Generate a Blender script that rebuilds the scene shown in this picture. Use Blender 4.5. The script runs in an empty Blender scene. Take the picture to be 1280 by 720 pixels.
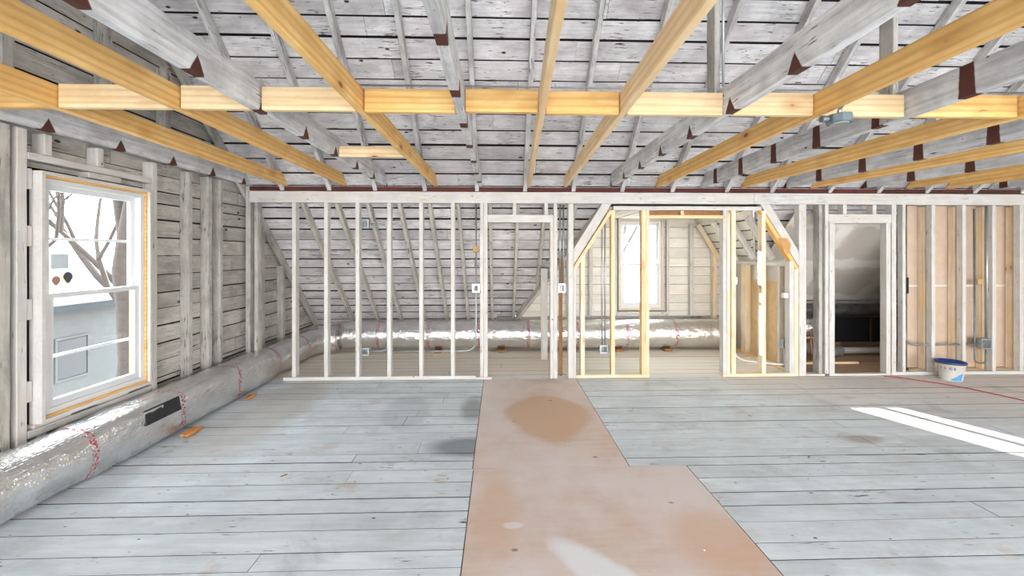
import bpy, bmesh, math, random
from mathutils import Vector, Matrix
R = random.Random(7)
C = bpy.context.scene.collection
PI = math.pi

# ------------------------------------------------------------------ materials
class N:
    def __init__(s, name):
        s.m = bpy.data.materials.new(name); s.m.use_nodes = True
        s.t = s.m.node_tree; s.n = s.t.nodes; s.l = s.t.links
        s.b = s.n['Principled BSDF']
    def new(s, typ, **kw):
        n = s.n.new(typ)
        for k, v in kw.items(): setattr(n, k, v)
        return n
    def put(s, sock, v):
        if v is None: return
        if isinstance(v, bpy.types.NodeSocket): s.l.new(v, sock)
        else:
            if sock.type == 'RGBA' and len(v) == 3: v = (*v, 1)
            sock.default_value = v
    def math(s, op, a, b=None, c=None, clamp=False):
        n = s.new('ShaderNodeMath', operation=op, use_clamp=clamp)
        s.put(n.inputs[0], a); s.put(n.inputs[1], b)
        if c is not None: s.put(n.inputs[2], c)
        return n.outputs[0]
    def vmath(s, op, a, b):
        n = s.new('ShaderNodeVectorMath', operation=op)
        s.put(n.inputs[0], a); s.put(n.inputs[1], b)
        return n.outputs[0]
    def mix(s, f, a, b):
        n = s.new('ShaderNodeMix', data_type='RGBA')
        s.put(n.inputs[0], f); s.put(n.inputs[6], a); s.put(n.inputs[7], b)
        return n.outputs[2]
    def noise(s, vec, scale, detail=4, rough=.6, dist=0):
        n = s.new('ShaderNodeTexNoise'); s.put(n.inputs['Vector'], vec)
        n.inputs['Scale'].default_value = scale; n.inputs['Detail'].default_value = detail
        n.inputs['Roughness'].default_value = rough; n.inputs['Distortion'].default_value = dist
        return n.outputs['Fac']
    def ramp(s, f, lo, hi):
        n = s.new('ShaderNodeMapRange', clamp=True); s.put(n.inputs[0], f)
        n.inputs[1].default_value = lo; n.inputs[2].default_value = hi
        return n.outputs[0]
    def voro(s, vec, scale):
        n = s.new('ShaderNodeTexVoronoi'); s.put(n.inputs['Vector'], vec); n.inputs['Scale'].default_value = scale
        return n.outputs['Distance']
    def sep(s, v):
        n = s.new('ShaderNodeSeparateXYZ'); s.put(n.inputs[0], v); return n.outputs
    def objco(s, rnd=True):
        tc = s.new('ShaderNodeTexCoord'); v = tc.outputs['Object']
        if rnd:
            oi = s.new('ShaderNodeObjectInfo')
            k = s.math('MULTIPLY', oi.outputs['Random'], 57.0)
            cb = s.new('ShaderNodeCombineXYZ')
            for i in range(3): s.l.new(k, cb.inputs[i])
            v = s.vmath('ADD', v, cb.outputs[0])
        return v, tc.outputs['Object']
    def bump(s, h, strength=.3, dist=.004):
        n = s.new('ShaderNodeBump'); n.inputs['Strength'].default_value = strength
        n.inputs['Distance'].default_value = dist; s.put(n.inputs['Height'], h)
        s.l.new(n.outputs[0], s.b.inputs['Normal'])
    def fin(s, col, rough=.8, metal=0):
        s.put(s.b.inputs['Base Color'], col); s.put(s.b.inputs['Roughness'], rough); s.put(s.b.inputs['Metallic'], metal)
        return s.m

def wood(name, base, alt, dark, streak=(.58, .70), knots=.045, speck=.0, island=.0, dirt=None, bands=False,
         stretch=9, rough=.8, ring=0., tint=None, extra=None, bumpk=.35, mscale=5., tk=.7, dk=.75):
    m = N(name); v, raw = m.objco()
    if island:                              # each board gets its own figure
        g = m.new('ShaderNodeNewGeometry').outputs['Random Per Island']
        gi = m.math('MULTIPLY', g, 31.0)
        cb = m.new('ShaderNodeCombineXYZ'); m.l.new(gi, cb.inputs[0]); m.l.new(gi, cb.inputs[2])
        v = m.vmath('ADD', v, cb.outputs[0])
    sv = m.vmath('MULTIPLY', v, (2.2, stretch * 4.2, stretch * 4.2))
    grain = m.noise(sv, 1.0, 5, .6, .25)
    mott = m.noise(v, mscale, 5, .62, .3)
    f = m.math('ADD', m.math('MULTIPLY', grain, .55), m.math('MULTIPLY', mott, .45))
    col = m.mix(m.ramp(f, .40, .60), base, alt)
    if tint:
        col = m.mix(m.math('MULTIPLY', m.ramp(m.noise(m.vmath('ADD', v, (5, 2, 8)), 1.9, 4), .46, .64), tk), col, tint)
    if ring:
        w = m.new('ShaderNodeTexWave', wave_type='BANDS', bands_direction='Z')
        m.put(w.inputs['Vector'], m.vmath('ADD', m.vmath('MULTIPLY', v, (.22, 7, 7)), (0, 0, 0)))
        w.inputs['Scale'].default_value = 1.1; w.inputs['Distortion'].default_value = 9
        w.inputs['Detail'].default_value = 2; w.inputs['Detail Scale'].default_value = .55
        rc = tuple(c * k for c, k in zip(alt, (.82, .68, .50)))
        col = m.mix(m.math('MULTIPLY', m.ramp(w.outputs['Fac'], .35, 1.), ring), col, rc)
    dash = m.noise(m.vmath('MULTIPLY', v, (7, stretch * 9, stretch * 9)), 1.0, 4, .65, .2)
    gate0 = m.math('MULTIPLY', m.math('SUBTRACT', m.noise(m.vmath('ADD', v, (1, 7, 3)), 3.1, 3), .5), .45)
    st = m.ramp(m.math('ADD', dash, gate0), streak[0], streak[1])
    col = m.mix(st, col, dark)
    if dirt:
        d = m.ramp(m.noise(m.vmath('MULTIPLY', v, (1, 2.2, 2.2)), 1.9, 6, .7), .46, .66)
        col = m.mix(m.math('MULTIPLY', d, dk), col, dirt)
    if knots:
        kd = m.voro(m.vmath('MULTIPLY', v, (1.0, 2.0, 2.0)), 2.6)
        if ring: col = m.mix(m.math('MULTIPLY', m.math('SUBTRACT', 1., m.ramp(kd, knots, knots * 4)), .6), col, tuple(c * k for c, k in zip(alt, (.7, .5, .35))))
        col = m.mix(m.math('SUBTRACT', 1., m.ramp(kd, knots * .8, knots * 1.3)), col, dark)
    if speck:
        sd = m.voro(m.vmath('MULTIPLY', v, (.55, 1.1, 1.1)), 13)
        gate = m.ramp(m.noise(v, 2.3, 2), .44, .56)
        col = m.mix(m.math('MULTIPLY', m.math('SUBTRACT', 1., m.ramp(sd, speck * .6, speck * 1.3)), gate), col, dark)
    if island:
        k = m.math('MULTIPLY_ADD', g, island, 1 - island * .6)
        hs = m.new('ShaderNodeHueSaturation'); m.l.new(col, hs.inputs['Color']); m.l.new(k, hs.inputs['Value']); col = hs.outputs[0]
    if bands:                               # unpainted stripes left where strapping was nailed across the old joist
        s = m.sep(raw)
        rn = m.new('ShaderNodeObjectInfo').outputs['Random']
        ph = m.math('PINGPONG', m.math('ADD', s[0], m.math('MULTIPLY', rn, .5)), .2725)
        hw = m.math('MULTIPLY_ADD', s[2], bands[0], bands[1])
        wob = m.math('MULTIPLY', m.math('SUBTRACT', m.noise(v, 14, 2), .5), .012)
        mk = m.ramp(m.math('SUBTRACT', m.math('ADD', hw, wob), ph), -.003, .003)
        col = m.mix(mk, col, (.085, .022, .014))
    if extra: col = extra(m, col, raw)
    m.bump(grain, bumpk, .004)
    return m.fin(col, rough)

def flat(name, col, rough=.6, metal=0, var=.06, bump=0):
    m = N(name); v, _ = m.objco()
    c2 = tuple(max(0, c * (1 - var * 3)) for c in col)
    f = m.ramp(m.noise(v, 9, 4), .35, .7)
    if bump: m.bump(m.noise(v, 40, 3), bump, .003)
    return m.fin(m.mix(f, col, c2), rough, metal)

WH = wood('whitewashed lumber', (.68, .66, .63), (.54, .52, .495), (.15, .12, .10), streak=(.64, .74), knots=.035, speck=.04, tint=(.64, .57, .50), tk=.5)
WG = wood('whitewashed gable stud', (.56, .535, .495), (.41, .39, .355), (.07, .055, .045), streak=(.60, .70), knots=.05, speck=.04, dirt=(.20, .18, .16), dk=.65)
RAF = wood('whitewashed rafter', (.76, .745, .74), (.50, .48, .475), (.085, .07, .065), streak=(.60, .70), knots=.04, speck=.04, dirt=(.30, .275, .275), dk=.7)
KRAF = wood('whitewashed eaves rafter', (.64, .605, .545), (.44, .41, .37), (.07, .055, .045), streak=(.60, .70), knots=.04, speck=.04)
ROOF = wood('whitewashed roof boards', (.86, .84, .84), (.60, .58, .59), (.04, .03, .028), streak=(.615, .68), knots=.06, speck=.07, island=.24, dirt=(.34, .305, .315), dk=.6, mscale=3.2, tint=(.54, .48, .50), tk=.5)
DORM = wood('cream painted dormer boards', (.88, .85, .77), (.76, .71, .63), (.20, .15, .10), streak=(.66, .76), knots=.02, speck=.03, island=.12)
GAB = wood('dirty whitewashed gable boards', (.62, .59, .54), (.45, .425, .385), (.05, .042, .037), streak=(.61, .71), knots=.065, speck=.06, island=.25, dirt=(.20, .185, .17), mscale=3., dk=.6)
OLDK = dict(streak=(.63, .73), knots=.04, speck=.055, dirt=(.33, .315, .32), dk=.55)
OLD = wood('old painted joist', (.82, .81, .81), (.50, .49, .49), (.055, .045, .04), bands=(-.55, .0), **OLDK)
OLDB = wood('old grey joist', (.70, .70, .71), (.42, .42, .43), (.055, .045, .04), bands=(-.05, .040), **OLDK)
NEW = wood('new yellow pine', (.92, .61, .24), (.74, .42, .13), (.22, .06, .012), streak=(.76, .86), knots=.075, ring=.5, rough=.6, stretch=6, tint=(.84, .48, .15), bumpk=.08)
NEWP = wood('pale new pine', (.93, .74, .47), (.80, .56, .30), (.30, .12, .04), streak=(.76, .86), knots=.065, ring=.4, rough=.65, stretch=6, bumpk=.08, tint=(.88, .62, .34))
CREAM = wood('dusty pale pine', (.86, .76, .60), (.74, .60, .42), (.34, .17, .08), streak=(.74, .84), knots=.06, ring=.25, rough=.7, stretch=6, bumpk=.08, tint=(.86, .64, .36))
RED = wood('dark red brown strip', (.13, .022, .014), (.07, .014, .01), (.02, .008, .006), streak=(.5, .7), knots=0)
BROWN = flat('bare brown wood', (.36, .17, .06), .7, 0, .12)

def floor_tint(m, col, raw):
    s = m.sep(raw)
    # warmer, greyer tone towards the framed wall and the right-hand side
    n = m.noise(raw, .9, 4, .6)
    k = m.math('ADD', m.math('MULTIPLY', m.math('SUBTRACT', s[0], 3.4), .16), m.math('MULTIPLY', m.math('SUBTRACT', s[1], 4.4), .36))
    f = m.ramp(m.math('ADD', k, n), .25, 1.0)
    col = m.mix(m.math('MULTIPLY', f, .75), col, (.74, .655, .58))
    d = m.ramp(m.noise(raw, 1.6, 6, .65, .5), .57, .72)
    col = m.mix(m.math('MULTIPLY', d, .45), col, (.26, .25, .25))
    d2 = m.ramp(m.noise(m.vmath('ADD', raw, (7, 3, 0)), 2.6, 5, .6), .62, .72)
    col = m.mix(m.math('MULTIPLY', d2, .5), col, (.46, .35, .27))
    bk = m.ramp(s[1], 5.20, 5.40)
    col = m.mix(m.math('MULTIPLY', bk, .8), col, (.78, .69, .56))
    col = m.mix(m.math('MULTIPLY', m.math('MULTIPLY', bk, m.ramp(s[0], .8, 1.6)), .8), col, (.90, .84, .74))  # bright daylight on the dormer floor, painted into the board colour
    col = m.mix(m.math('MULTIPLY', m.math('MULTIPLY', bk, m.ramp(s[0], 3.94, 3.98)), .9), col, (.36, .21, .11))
    def blot(col, cx, cy, rx, ry, c, k, e=.5):
        dx = m.math('DIVIDE', m.math('SUBTRACT', s[0], cx), rx); dy = m.math('DIVIDE', m.math('SUBTRACT', s[1], cy), ry)
        r = m.math('SQRT', m.math('ADD', m.math('MULTIPLY', dx, dx), m.math('MULTIPLY', dy, dy)))
        r = m.math('ADD', r, m.math('MULTIPLY', m.math('SUBTRACT', n, .5), .8))
        return m.mix(m.math('MULTIPLY', m.math('SUBTRACT', 1., m.ramp(r, 1 - e, 1.)), k), col, c)
    col = blot(col, -.27, 3.4, .38, .2, (.13, .14, .16), .75)
    col = blot(col, -.28, 4.25, .16, .4, (.19, .19, .2), .6)
    col = blot(col, -.95, 4.2, .28, .5, (.33, .35, .37), .35, .25)
    col = blot(col, 3.15, 3.45, .2, .1, (.30, .24, .18), .6)
    col = blot(col, -2.3, 4.2, .45, 1.5, (.38, .31, .25), .5)
    return col
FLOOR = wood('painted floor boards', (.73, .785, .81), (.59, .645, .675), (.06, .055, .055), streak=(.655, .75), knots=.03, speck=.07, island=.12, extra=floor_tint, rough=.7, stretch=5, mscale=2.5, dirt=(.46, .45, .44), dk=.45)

def ply_stain(m, col, raw):
    s = m.sep(raw)
    n = m.noise(raw, 2.4, 5, .6)
    hz = m.ramp(m.noise(m.vmath('ADD', raw, (3, 9, 1)), 1.3, 6, .65), .32, .60)
    col = m.mix(m.math('MULTIPLY', hz, .85), col, (.70, .625, .595))
    def blot(col, cx, cy, rx, ry, c, k, e, p=2., rot=0., nz=1.0, ryb=None):
        dx = m.math('SUBTRACT', s[0], cx); dy = m.math('SUBTRACT', s[1], cy)
        cr, sr = math.cos(rot), math.sin(rot)
        u = m.math('ADD', m.math('MULTIPLY', dx, cr), m.math('MULTIPLY', dy, sr))
        w = m.math('SUBTRACT', m.math('MULTIPLY', dy, cr), m.math('MULTIPLY', dx, sr))
        a = m.math('POWER', m.math('ABSOLUTE', m.math('DIVIDE', u, rx)), p)
        b = m.math('POWER', m.math('ABSOLUTE', m.math('DIVIDE', w, ry)), p)
        if ryb:
            b2 = m.math('POWER', m.math('ABSOLUTE', m.math('DIVIDE', w, ryb)), p)
            up = m.math('GREATER_THAN', w, 0.)
            b = m.math('ADD', m.math('MULTIPLY', b, up), m.math('MULTIPLY', b2, m.math('SUBTRACT', 1., up)))
        r = m.math('ADD', m.math('ADD', a, b), m.math('MULTIPLY', m.math('SUBTRACT', n, .5), nz))
        return m.mix(m.math('MULTIPLY', m.math('SUBTRACT', 1., m.ramp(r, e, 1.)), k), col, c)
    col = blot(col, .47, 4.15, .47, .50, (.57, .36, .21), .8, .75, 1.5, ryb=.78, nz=.5)
    col = blot(col, 1.2, 2.25, .30, .35, (.62, .37, .22), .55, .2)
    col = blot(col, -.02, 2.6, .17, .55, (.64, .42, .27), .5, .2)
    col = blot(col, .50, 2.06, .40, .12, (.78, .79, .81), .8, .4, rot=-.85, nz=1.8)
    col = blot(col, .08, 2.41, .07, .035, (.78, .78, .79), .6, .3)
    for cx, cy in ((.08, 1.93+.28), (.55, 4.45), (.13, 3.9), (.75, 3.2), (1.1, 2.6)):
        col = blot(col, cx, cy, .022, .014, (.14, .08, .07), .7, .3, nz=1.2)
    return col
PLY = wood('worn plywood', (.66, .49, .39), (.55, .39, .29), (.10, .06, .045), streak=(.72, .84), knots=.022, speck=.035, extra=ply_stain, stretch=4, rough=.6, tint=(.66, .52, .44), mscale=2.5)

DARK = flat('dark backing', (.010, .007, .006), .95)
WHITE = flat('white vinyl', (.70, .71, .72), .35, 0, .01)
PAINTW = wood('painted jamb', (.66, .63, .60), (.58, .55, .52), (.25, .2, .16), streak=(.72, .85), knots=.0)
GALV = flat('galvanized steel', (.52, .55, .57), .38, .75, .08)
GALVD = flat('dull grey box steel', (.20, .25, .28), .5, .6, .12)
KRAFT = flat('tan drywall back paper', (.60, .46, .35), .85, 0, .04)
BLACK = flat('black plastic', (.012, .013, .016), .35, 0, .1)
FOAM = flat('orange foam', (.72, .30, .07), .7, 0, .15, .6)
COPPER = flat('copper', (.62, .20, .09), .4, .6)
CARD = flat('brown card tag', (.55, .36, .16), .8)
REDC = flat('red cord', (.45, .02, .03), .5)
BLUE = flat('blue plastic', (.02, .055, .22), .45)
BUCK = flat('white bucket plastic', (.75, .73, .69), .45, 0, .05)
INK = flat('dark blue print', (.02, .05, .20), .6)
LBLUE = flat('light blue print', (.10, .36, .66), .6)
YEL = flat('yellow print', (.70, .55, .12), .6)

def drywall():
    m = N('mudded drywall'); v, raw = m.objco(False); s = m.sep(raw)
    base = m.mix(m.ramp(m.noise(v, 1.2, 3), .35, .7), (.58, .53, .47), (.66, .61, .55))
    n = m.math('MULTIPLY', m.math('SUBTRACT', m.noise(v, 3.5, 3), .5), .25)
    a = m.math('PINGPONG', m.math('ADD', m.math('ADD', s[0], .35), n), .61)
    b = m.math('PINGPONG', m.math('ADD', m.math('ADD', s[1], .5), n), .42)
    k = m.math('MAXIMUM', m.math('SUBTRACT', 1., m.ramp(a, .08, .15)), m.math('SUBTRACT', 1., m.ramp(b, .07, .12)))
    return m.fin(m.mix(m.math('MULTIPLY', k, .8), base, (.84, .81, .75)), .85)
DRY = drywall()

def foil():
    m = N('foil duct wrap')
    uv = m.new('ShaderNodeUVMap').outputs[0]; s = m.sep(uv)
    v, raw = m.objco()
    vo = m.new('ShaderNodeTexVoronoi', feature='SMOOTH_F1'); vo.inputs['Scale'].default_value = 15
    m.put(vo.inputs['Vector'], m.vmath('ADD', v, m.vmath('MULTIPLY', m.new('ShaderNodeTexNoise').outputs['Color'], (.1, .1, .1))))
    vo2 = m.new('ShaderNodeTexVoronoi'); vo2.inputs['Scale'].default_value = 42; m.put(vo2.inputs['Vector'], v)
    wr = m.noise(v, 7, 4, .6, .8)
    gx = m.math('PINGPONG', s[0], .008); gy = m.math('PINGPONG', s[1], .008)
    grid = m.ramp(m.math('MINIMUM', gx, gy), 0, .002)
    h = m.math('ADD', m.math('ADD', m.math('MULTIPLY', vo.outputs['Distance'], .9), m.math('MULTIPLY', vo2.outputs['Distance'], .30)), m.math('ADD', m.math('MULTIPLY', wr, .6), m.math('MULTIPLY', grid, .05)))
    m.bump(h, .55, .02)
    # red printed tape across and along the wrap
    cr = m.math('PINGPONG', m.math('ADD', s[0], .18), .40)
    la = m.math('ABSOLUTE', m.math('SUBTRACT', s[1], .97))
    near = m.math('MAXIMUM', m.math('SUBTRACT', 1., m.ramp(cr, .022, .026)), m.math('MULTIPLY', m.math('SUBTRACT', 1., m.ramp(la, .013, .017)), m.ramp(m.noise(uv, .9, 1), .44, .5)))
    txt = m.ramp(m.noise(uv, 55, 2, .5), .49, .54)
    red = m.math('MULTIPLY', near, txt)
    col = m.mix(m.ramp(m.noise(v, 5, 4), .4, .7), (.80, .81, .82), (.66, .65, .63))
    col = m.mix(m.math('MULTIPLY', red, .95), col, (.42, .04, .07))
    tape = m.math('MULTIPLY', near, .0)
    return m.fin(col, m.mix(wr, (.15, .15, .15), (.26, .26, .26)), m.math('SUBTRACT', .93, m.math('MULTIPLY', red, .8)))
FOIL = foil()

def glass():
    m = N('window glass'); n = m.n; l = m.l
    tr = m.new('ShaderNodeBsdfTransparent'); tr.inputs[0].default_value = (.96, .98, .98, 1)
    gl = m.new('ShaderNodeBsdfGlossy'); gl.inputs['Roughness'].default_value = .02
    fr = m.new('ShaderNodeFresnel'); fr.inputs[0].default_value = 1.35
    mx = m.new('ShaderNodeMixShader'); ge = m.new('ShaderNodeNewGeometry'); l.new(m.math('MULTIPLY', fr.outputs[0], m.math('SUBTRACT', 1., ge.outputs['Backfacing'])), mx.inputs[0]); l.new(tr.outputs[0], mx.inputs[1]); l.new(gl.outputs[0], mx.inputs[2])
    l.new(mx.outputs[0], n['Material Output'].inputs[0]); return m.m
GLASS = glass()
BARK = flat('grey bark', (.060, .046, .040), .9, 0, .12, .8)
SNOW = flat('pale winter ground', (.62, .58, .54), .9, 0, .12)
SIDING = flat('weathered house siding', (.085, .088, .088), .8)
SHING = flat('dark roof shingles', (.036, .043, .050), .9, 0, .1)
HGLASS = flat('dark house window', (.03, .035, .04), .2)

# ------------------------------------------------------------------ builders
def tag(o, label=None, cat=None, group=None, kind=None):
    if label: o['label'] = label
    if cat: o['category'] = cat
    if group: o['group'] = group
    if kind: o['kind'] = kind
    return o
def link(name, bm, mats, M=Matrix.Identity(4), parent=None, smooth=False):
    me = bpy.data.meshes.new(name); bm.normal_update(); bm.to_mesh(me); bm.free()
    for mt in (mats if isinstance(mats, (list, tuple)) else [mats]): me.materials.append(mt)
    if smooth:
        for p in me.polygons: p.use_smooth = True
    o = bpy.data.objects.new(name, me); C.objects.link(o)
    if parent is not None: o.parent = parent
    o.matrix_local = M
    return o
def empty(name, loc, rz=0):
    o = bpy.data.objects.new(name, None); o.empty_display_size = .1; C.objects.link(o)
    o.location = loc; o.rotation_euler = (0, 0, rz); return o
def bx(bm, x0, x1, y0, y1, z0, z1, mi=0):
    vs = [bm.verts.new(p) for p in ((x0,y0,z0),(x1,y0,z0),(x1,y1,z0),(x0,y1,z0),(x0,y0,z1),(x1,y0,z1),(x1,y1,z1),(x0,y1,z1))]
    fs = []
    for q in ((0,3,2,1),(4,5,6,7),(0,1,5,4),(1,2,6,5),(2,3,7,6),(3,0,4,7)):
        f = bm.faces.new([vs[i] for i in q]); f.material_index = mi; fs.append(f)
    return vs
def basis(x, y, z, o):
    M = Matrix((x, y, z)).transposed().to_4x4(); M.translation = o; return M
def bev(bm, w=.003):
    bmesh.ops.bevel(bm, geom=bm.edges[:], offset=w, segments=1, affect='EDGES')
def lumber_bm(L, w, h, rough=0., bevel=.003):
    """a board along local X from 0 to L, centred on Y and Z"""
    bm = bmesh.new()
    n = max(1, int(L / .22)) if rough else 1
    rings = []
    for i in range(n + 1):
        x = L * i / n
        jy = R.uniform(-rough, rough) if 0 < i < n else 0; jz = R.uniform(-rough, rough) if 0 < i < n else 0
        rings.append([bm.verts.new((x, sy * w / 2 + jy, sz * h / 2 + jz)) for sy, sz in ((-1,-1),(1,-1),(1,1),(-1,1))])
    for a, b in zip(rings, rings[1:]):
        for k in range(4): bm.faces.new((a[k], b[k], b[(k+1) % 4], a[(k+1) % 4]))
    bm.faces.new(rings[0][::1]); bm.faces.new(rings[-1][::-1])
    bmesh.ops.recalc_face_normals(bm, faces=bm.faces)
    if bevel:
        long = [e for e in bm.edges if len(e.link_faces) == 2 and e.calc_face_angle(0) > 1.0]
        bmesh.ops.bevel(bm, geom=long, offset=bevel, segments=1, affect='EDGES')
    return bm
def clipbm(bm, M, planes):
    Mi = M.inverted()
    for co, no in planes:                       # keeps the side the normal points away from
        c = Mi @ Vector(co); n = (M.to_3x3().transposed() @ Vector(no)).normalized()
        r = bmesh.ops.bisect_plane(bm, geom=bm.verts[:] + bm.edges[:] + bm.faces[:], plane_co=c, plane_no=n, clear_outer=True)
        ed = [e for e in r['geom_cut'] if isinstance(e, bmesh.types.BMEdge)]
        if ed: bmesh.ops.edgeloop_fill(bm, edges=ed)
def beam(name, p0, p1, w, h, mat, label, cat, group=None, up=(0,0,1), rough=.0, clip=None, kind=None, parent=None):
    """lumber from p0 to p1; w across, h along 'up'"""
    p0, p1 = Vector(p0), Vector(p1); x = (p1 - p0).normalized(); up = Vector(up)
    y = up.cross(x).normalized(); z = x.cross(y)
    M = basis(x, y, z, p0)
    bm = lumber_bm((p1 - p0).length, w, h, rough)
    if clip: clipbm(bm, M, clip)
    o = link(name, bm, mat, M, parent)
    return tag(o, label, cat, group, kind) if parent is None else o
def box(name, x0, x1, y0, y1, z0, z1, mat, label=None, cat=None, group=None, kind=None, parent=None, rough=.0015):
    """axis-aligned lumber, long axis found from its size"""
    d = (x1 - x0, y1 - y0, z1 - z0); c = ((x0+x1)/2, (y0+y1)/2, (z0+z1)/2)
    i = d.index(max(d))
    if i == 0: a = (x0, c[1], c[2]); b = (x1, c[1], c[2]); up = (0,0,1); w, h = d[1], d[2]
    elif i == 1: a = (c[0], y0, c[2]); b = (c[0], y1, c[2]); up = (0,0,1); w, h = d[0], d[2]
    else: a = (c[0], c[1], z0); b = (c[0], c[1], z1); up = (0,1,0); w, h = d[0], d[1]
    return beam(name, a, b, w, h, mat, label, cat, group, up, rough, None, kind, parent)
def field(name, O, U, V, u0, u1, v0, v1, pitch, gap, mat, label, cat, holes=(), clips=(), thick=.02, back=True, jit=.12, ends=2.6, wav=.0, regions=None):
    """boards running along U, stacked along V, on a dark backing; the side towards U x V is the room side"""
    U, V, O = Vector(U).normalized(), Vector(V).normalized(), Vector(O)
    Nn = U.cross(V); M = basis(U, V, Nn, O)
    bm = bmesh.new()
    def segs(a, b, va, vb):
        s = [(a, b)]
        for (h0, h1, g0, g1) in holes:
            if vb > g0 + 1e-4 and va < g1 - 1e-4:
                t = []
                for p, q in s:
                    if h1 <= p or h0 >= q: t.append((p, q)); continue
                    if h0 > p: t.append((p, h0))
                    if h1 < q: t.append((h1, q))
                s = t
        return s
    cuts = sorted({g for h in holes for g in h[2:4]})
    v = v0; row = 0
    while v < v1 - .01:
        nv = v + pitch * R.uniform(1 - jit, 1 + jit)
        for c in cuts:
            if v + .02 < c < nv + .03: nv = c; break
        nv = min(nv, v1)
        g = gap * R.uniform(.4, 1.5)
        for a, b in segs(u0, u1, v, nv):
            x = a
            while x < b - .005:
                nx = b if not ends else min(b, x + (R.uniform(.4, 1.) * ends if x == a else R.uniform(.7, 1.5) * ends))
                if b - nx < .25: nx = b
                e = R.uniform(.001, .004) if nx < b else 0
                w = R.uniform(-wav, wav); w2 = R.uniform(-wav, wav)
                vs = bx(bm, x, nx - e, v, nv - g, -thick, R.uniform(-.002, 0))
                for f in {f for q in vs for f in q.link_faces}:      # only the room face is painted
                    if f.calc_center_median().z < -.004: f.material_index = 1
                for q in vs:
                    if q.co.y > v + .01: q.co.y += (w if q.co.x < (x + nx) / 2 else w2)
                x = nx
        v = nv; row += 1
    if back:
        vb = [v0] + [c for c in cuts if v0 < c < v1] + [v1]
        for a, b in zip(vb, vb[1:]):
            for p, q in segs(u0, u1, a, b): bx(bm, p, q, a, b, -thick - .03, -thick - .002, 1)
    clipbm(bm, M, clips)
    o = link(name, bm, [mat, DARK], M)
    return tag(o, label, cat, None, 'structure')
def sweep(path, radfn, n=28, cap=True, sq=None):
    """tube mesh with UV in metres along and around; sq(i)->superellipse power"""
    bm = bmesh.new(); uvl = bm.loops.layers.uv.new('UVMap')
    P = [Vector(p) for p in path]; L = [0]
    for a, b in zip(P, P[1:]): L.append(L[-1] + (b - a).length)
    rings = []
    up = Vector((0, 0, 1))
    for i, p in enumerate(P):
        t = (P[min(i+1, len(P)-1)] - P[max(i-1, 0)]).normalized()
        u = up if abs(t.z) < .9 else Vector((0, 1, 0))
        s = t.cross(u).normalized(); w = s.cross(t)
        k = sq(i) if sq else 2
        ring = []
        for j in range(n):
            a = 2 * PI * j / n; ca, sa = math.cos(a), math.sin(a); r = radfn(i, a)
            den = (abs(ca) ** k + abs(sa) ** k) ** (1 / k)
            ring.append(bm.verts.new(p + s * (ca / den * r) + w * (sa / den * r)))
        rings.append(ring)
    r0 = radfn(0, 0)
    for i, (a, b) in enumerate(zip(rings, rings[1:])):
        for j in range(n):
            f = bm.faces.new((a[j], a[(j+1) % n], b[(j+1) % n], b[j]))
            for lp, (uu, vv) in zip(f.loops, ((L[i], j), (L[i], j+1), (L[i+1], j+1), (L[i+1], j))):
                lp[uvl].uv = (uu, vv * 2 * PI * r0 / n)
    if cap: bm.faces.new(rings[0][::-1]); bm.faces.new(rings[-1])
    bmesh.ops.recalc_face_normals(bm, faces=bm.faces)
    return bm
def arc_path(pts, r=.08, n=6):
    """polyline with rounded corners"""
    P = [Vector(p) for p in pts]; out = [P[0]]
    for a, b, c in zip(P, P[1:], P[2:]):
        d1 = (a - b).normalized(); d2 = (c - b).normalized(); rr = min(r, (a-b).length/2, (c-b).length/2)
        s, e = b + d1 * rr, b + d2 * rr
        for i in range(n + 1):
            t = i / n; out.append(s * (1-t)**2 + b * 2*t*(1-t) + e * t*t)
    out.append(P[-1]); return out
def conduit(name, pts, label, cat='conduit', r=.011, mat=None, bend=.09, group=None):
    o = link(name, sweep(arc_path(pts, bend), lambda i, a: r, 10), mat or GALV, smooth=True)
    return tag(o, label, cat, group)
def ebox(loc, w, h, d, label, face=(0, -1), ear=True, group='metal electrical boxes', cat='electrical box'):
    """open steel electrical box: body with a hollow front, mud ring, ears; faces -Y by default"""
    rz = math.atan2(face[0], -face[1])
    e = tag(empty('electrical_box', loc, rz), label, cat, group)
    bm = bmesh.new(); t = .004
    bx(bm, -w/2, w/2, d-t, d, -h/2, h/2)
    bx(bm, -w/2, -w/2+t, 0, d, -h/2, h/2); bx(bm, w/2-t, w/2, 0, d, -h/2, h/2)
    bx(bm, -w/2+t, w/2-t, 0, d, -h/2, -h/2+t); bx(bm, -w/2+t, w/2-t, 0, d, h/2-t, h/2)
    link('box_body', bm, GALV, parent=e)
    bm = bmesh.new(); i = .018
    bx(bm, -w/2, -w/2+i, -.004, -.0005, -h/2, h/2); bx(bm, w/2-i, w/2, -.004, -.0005, -h/2, h/2)
    bx(bm, -w/2+i, w/2-i, -.004, -.0005, -h/2, -h/2+i); bx(bm, -w/2+i, w/2-i, -.004, -.0005, h/2-i, h/2)
    link('mud_ring', bm, GALV, parent=e)
    bm = bmesh.new()
    for k in (-1, 1):
        pts = [(k*.012, d*.5, -h*.3), (k*.02, d*.45, 0), (k*.006, d*.5, h*.28)]
        b2 = sweep(arc_path(pts, .02), lambda i, a: .004, 6); me = bpy.data.meshes.new('t'); b2.to_mesh(me); b2.free(); bm.from_mesh(me)
    link('wires', bm, GALVD, parent=e)
    return e

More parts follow.
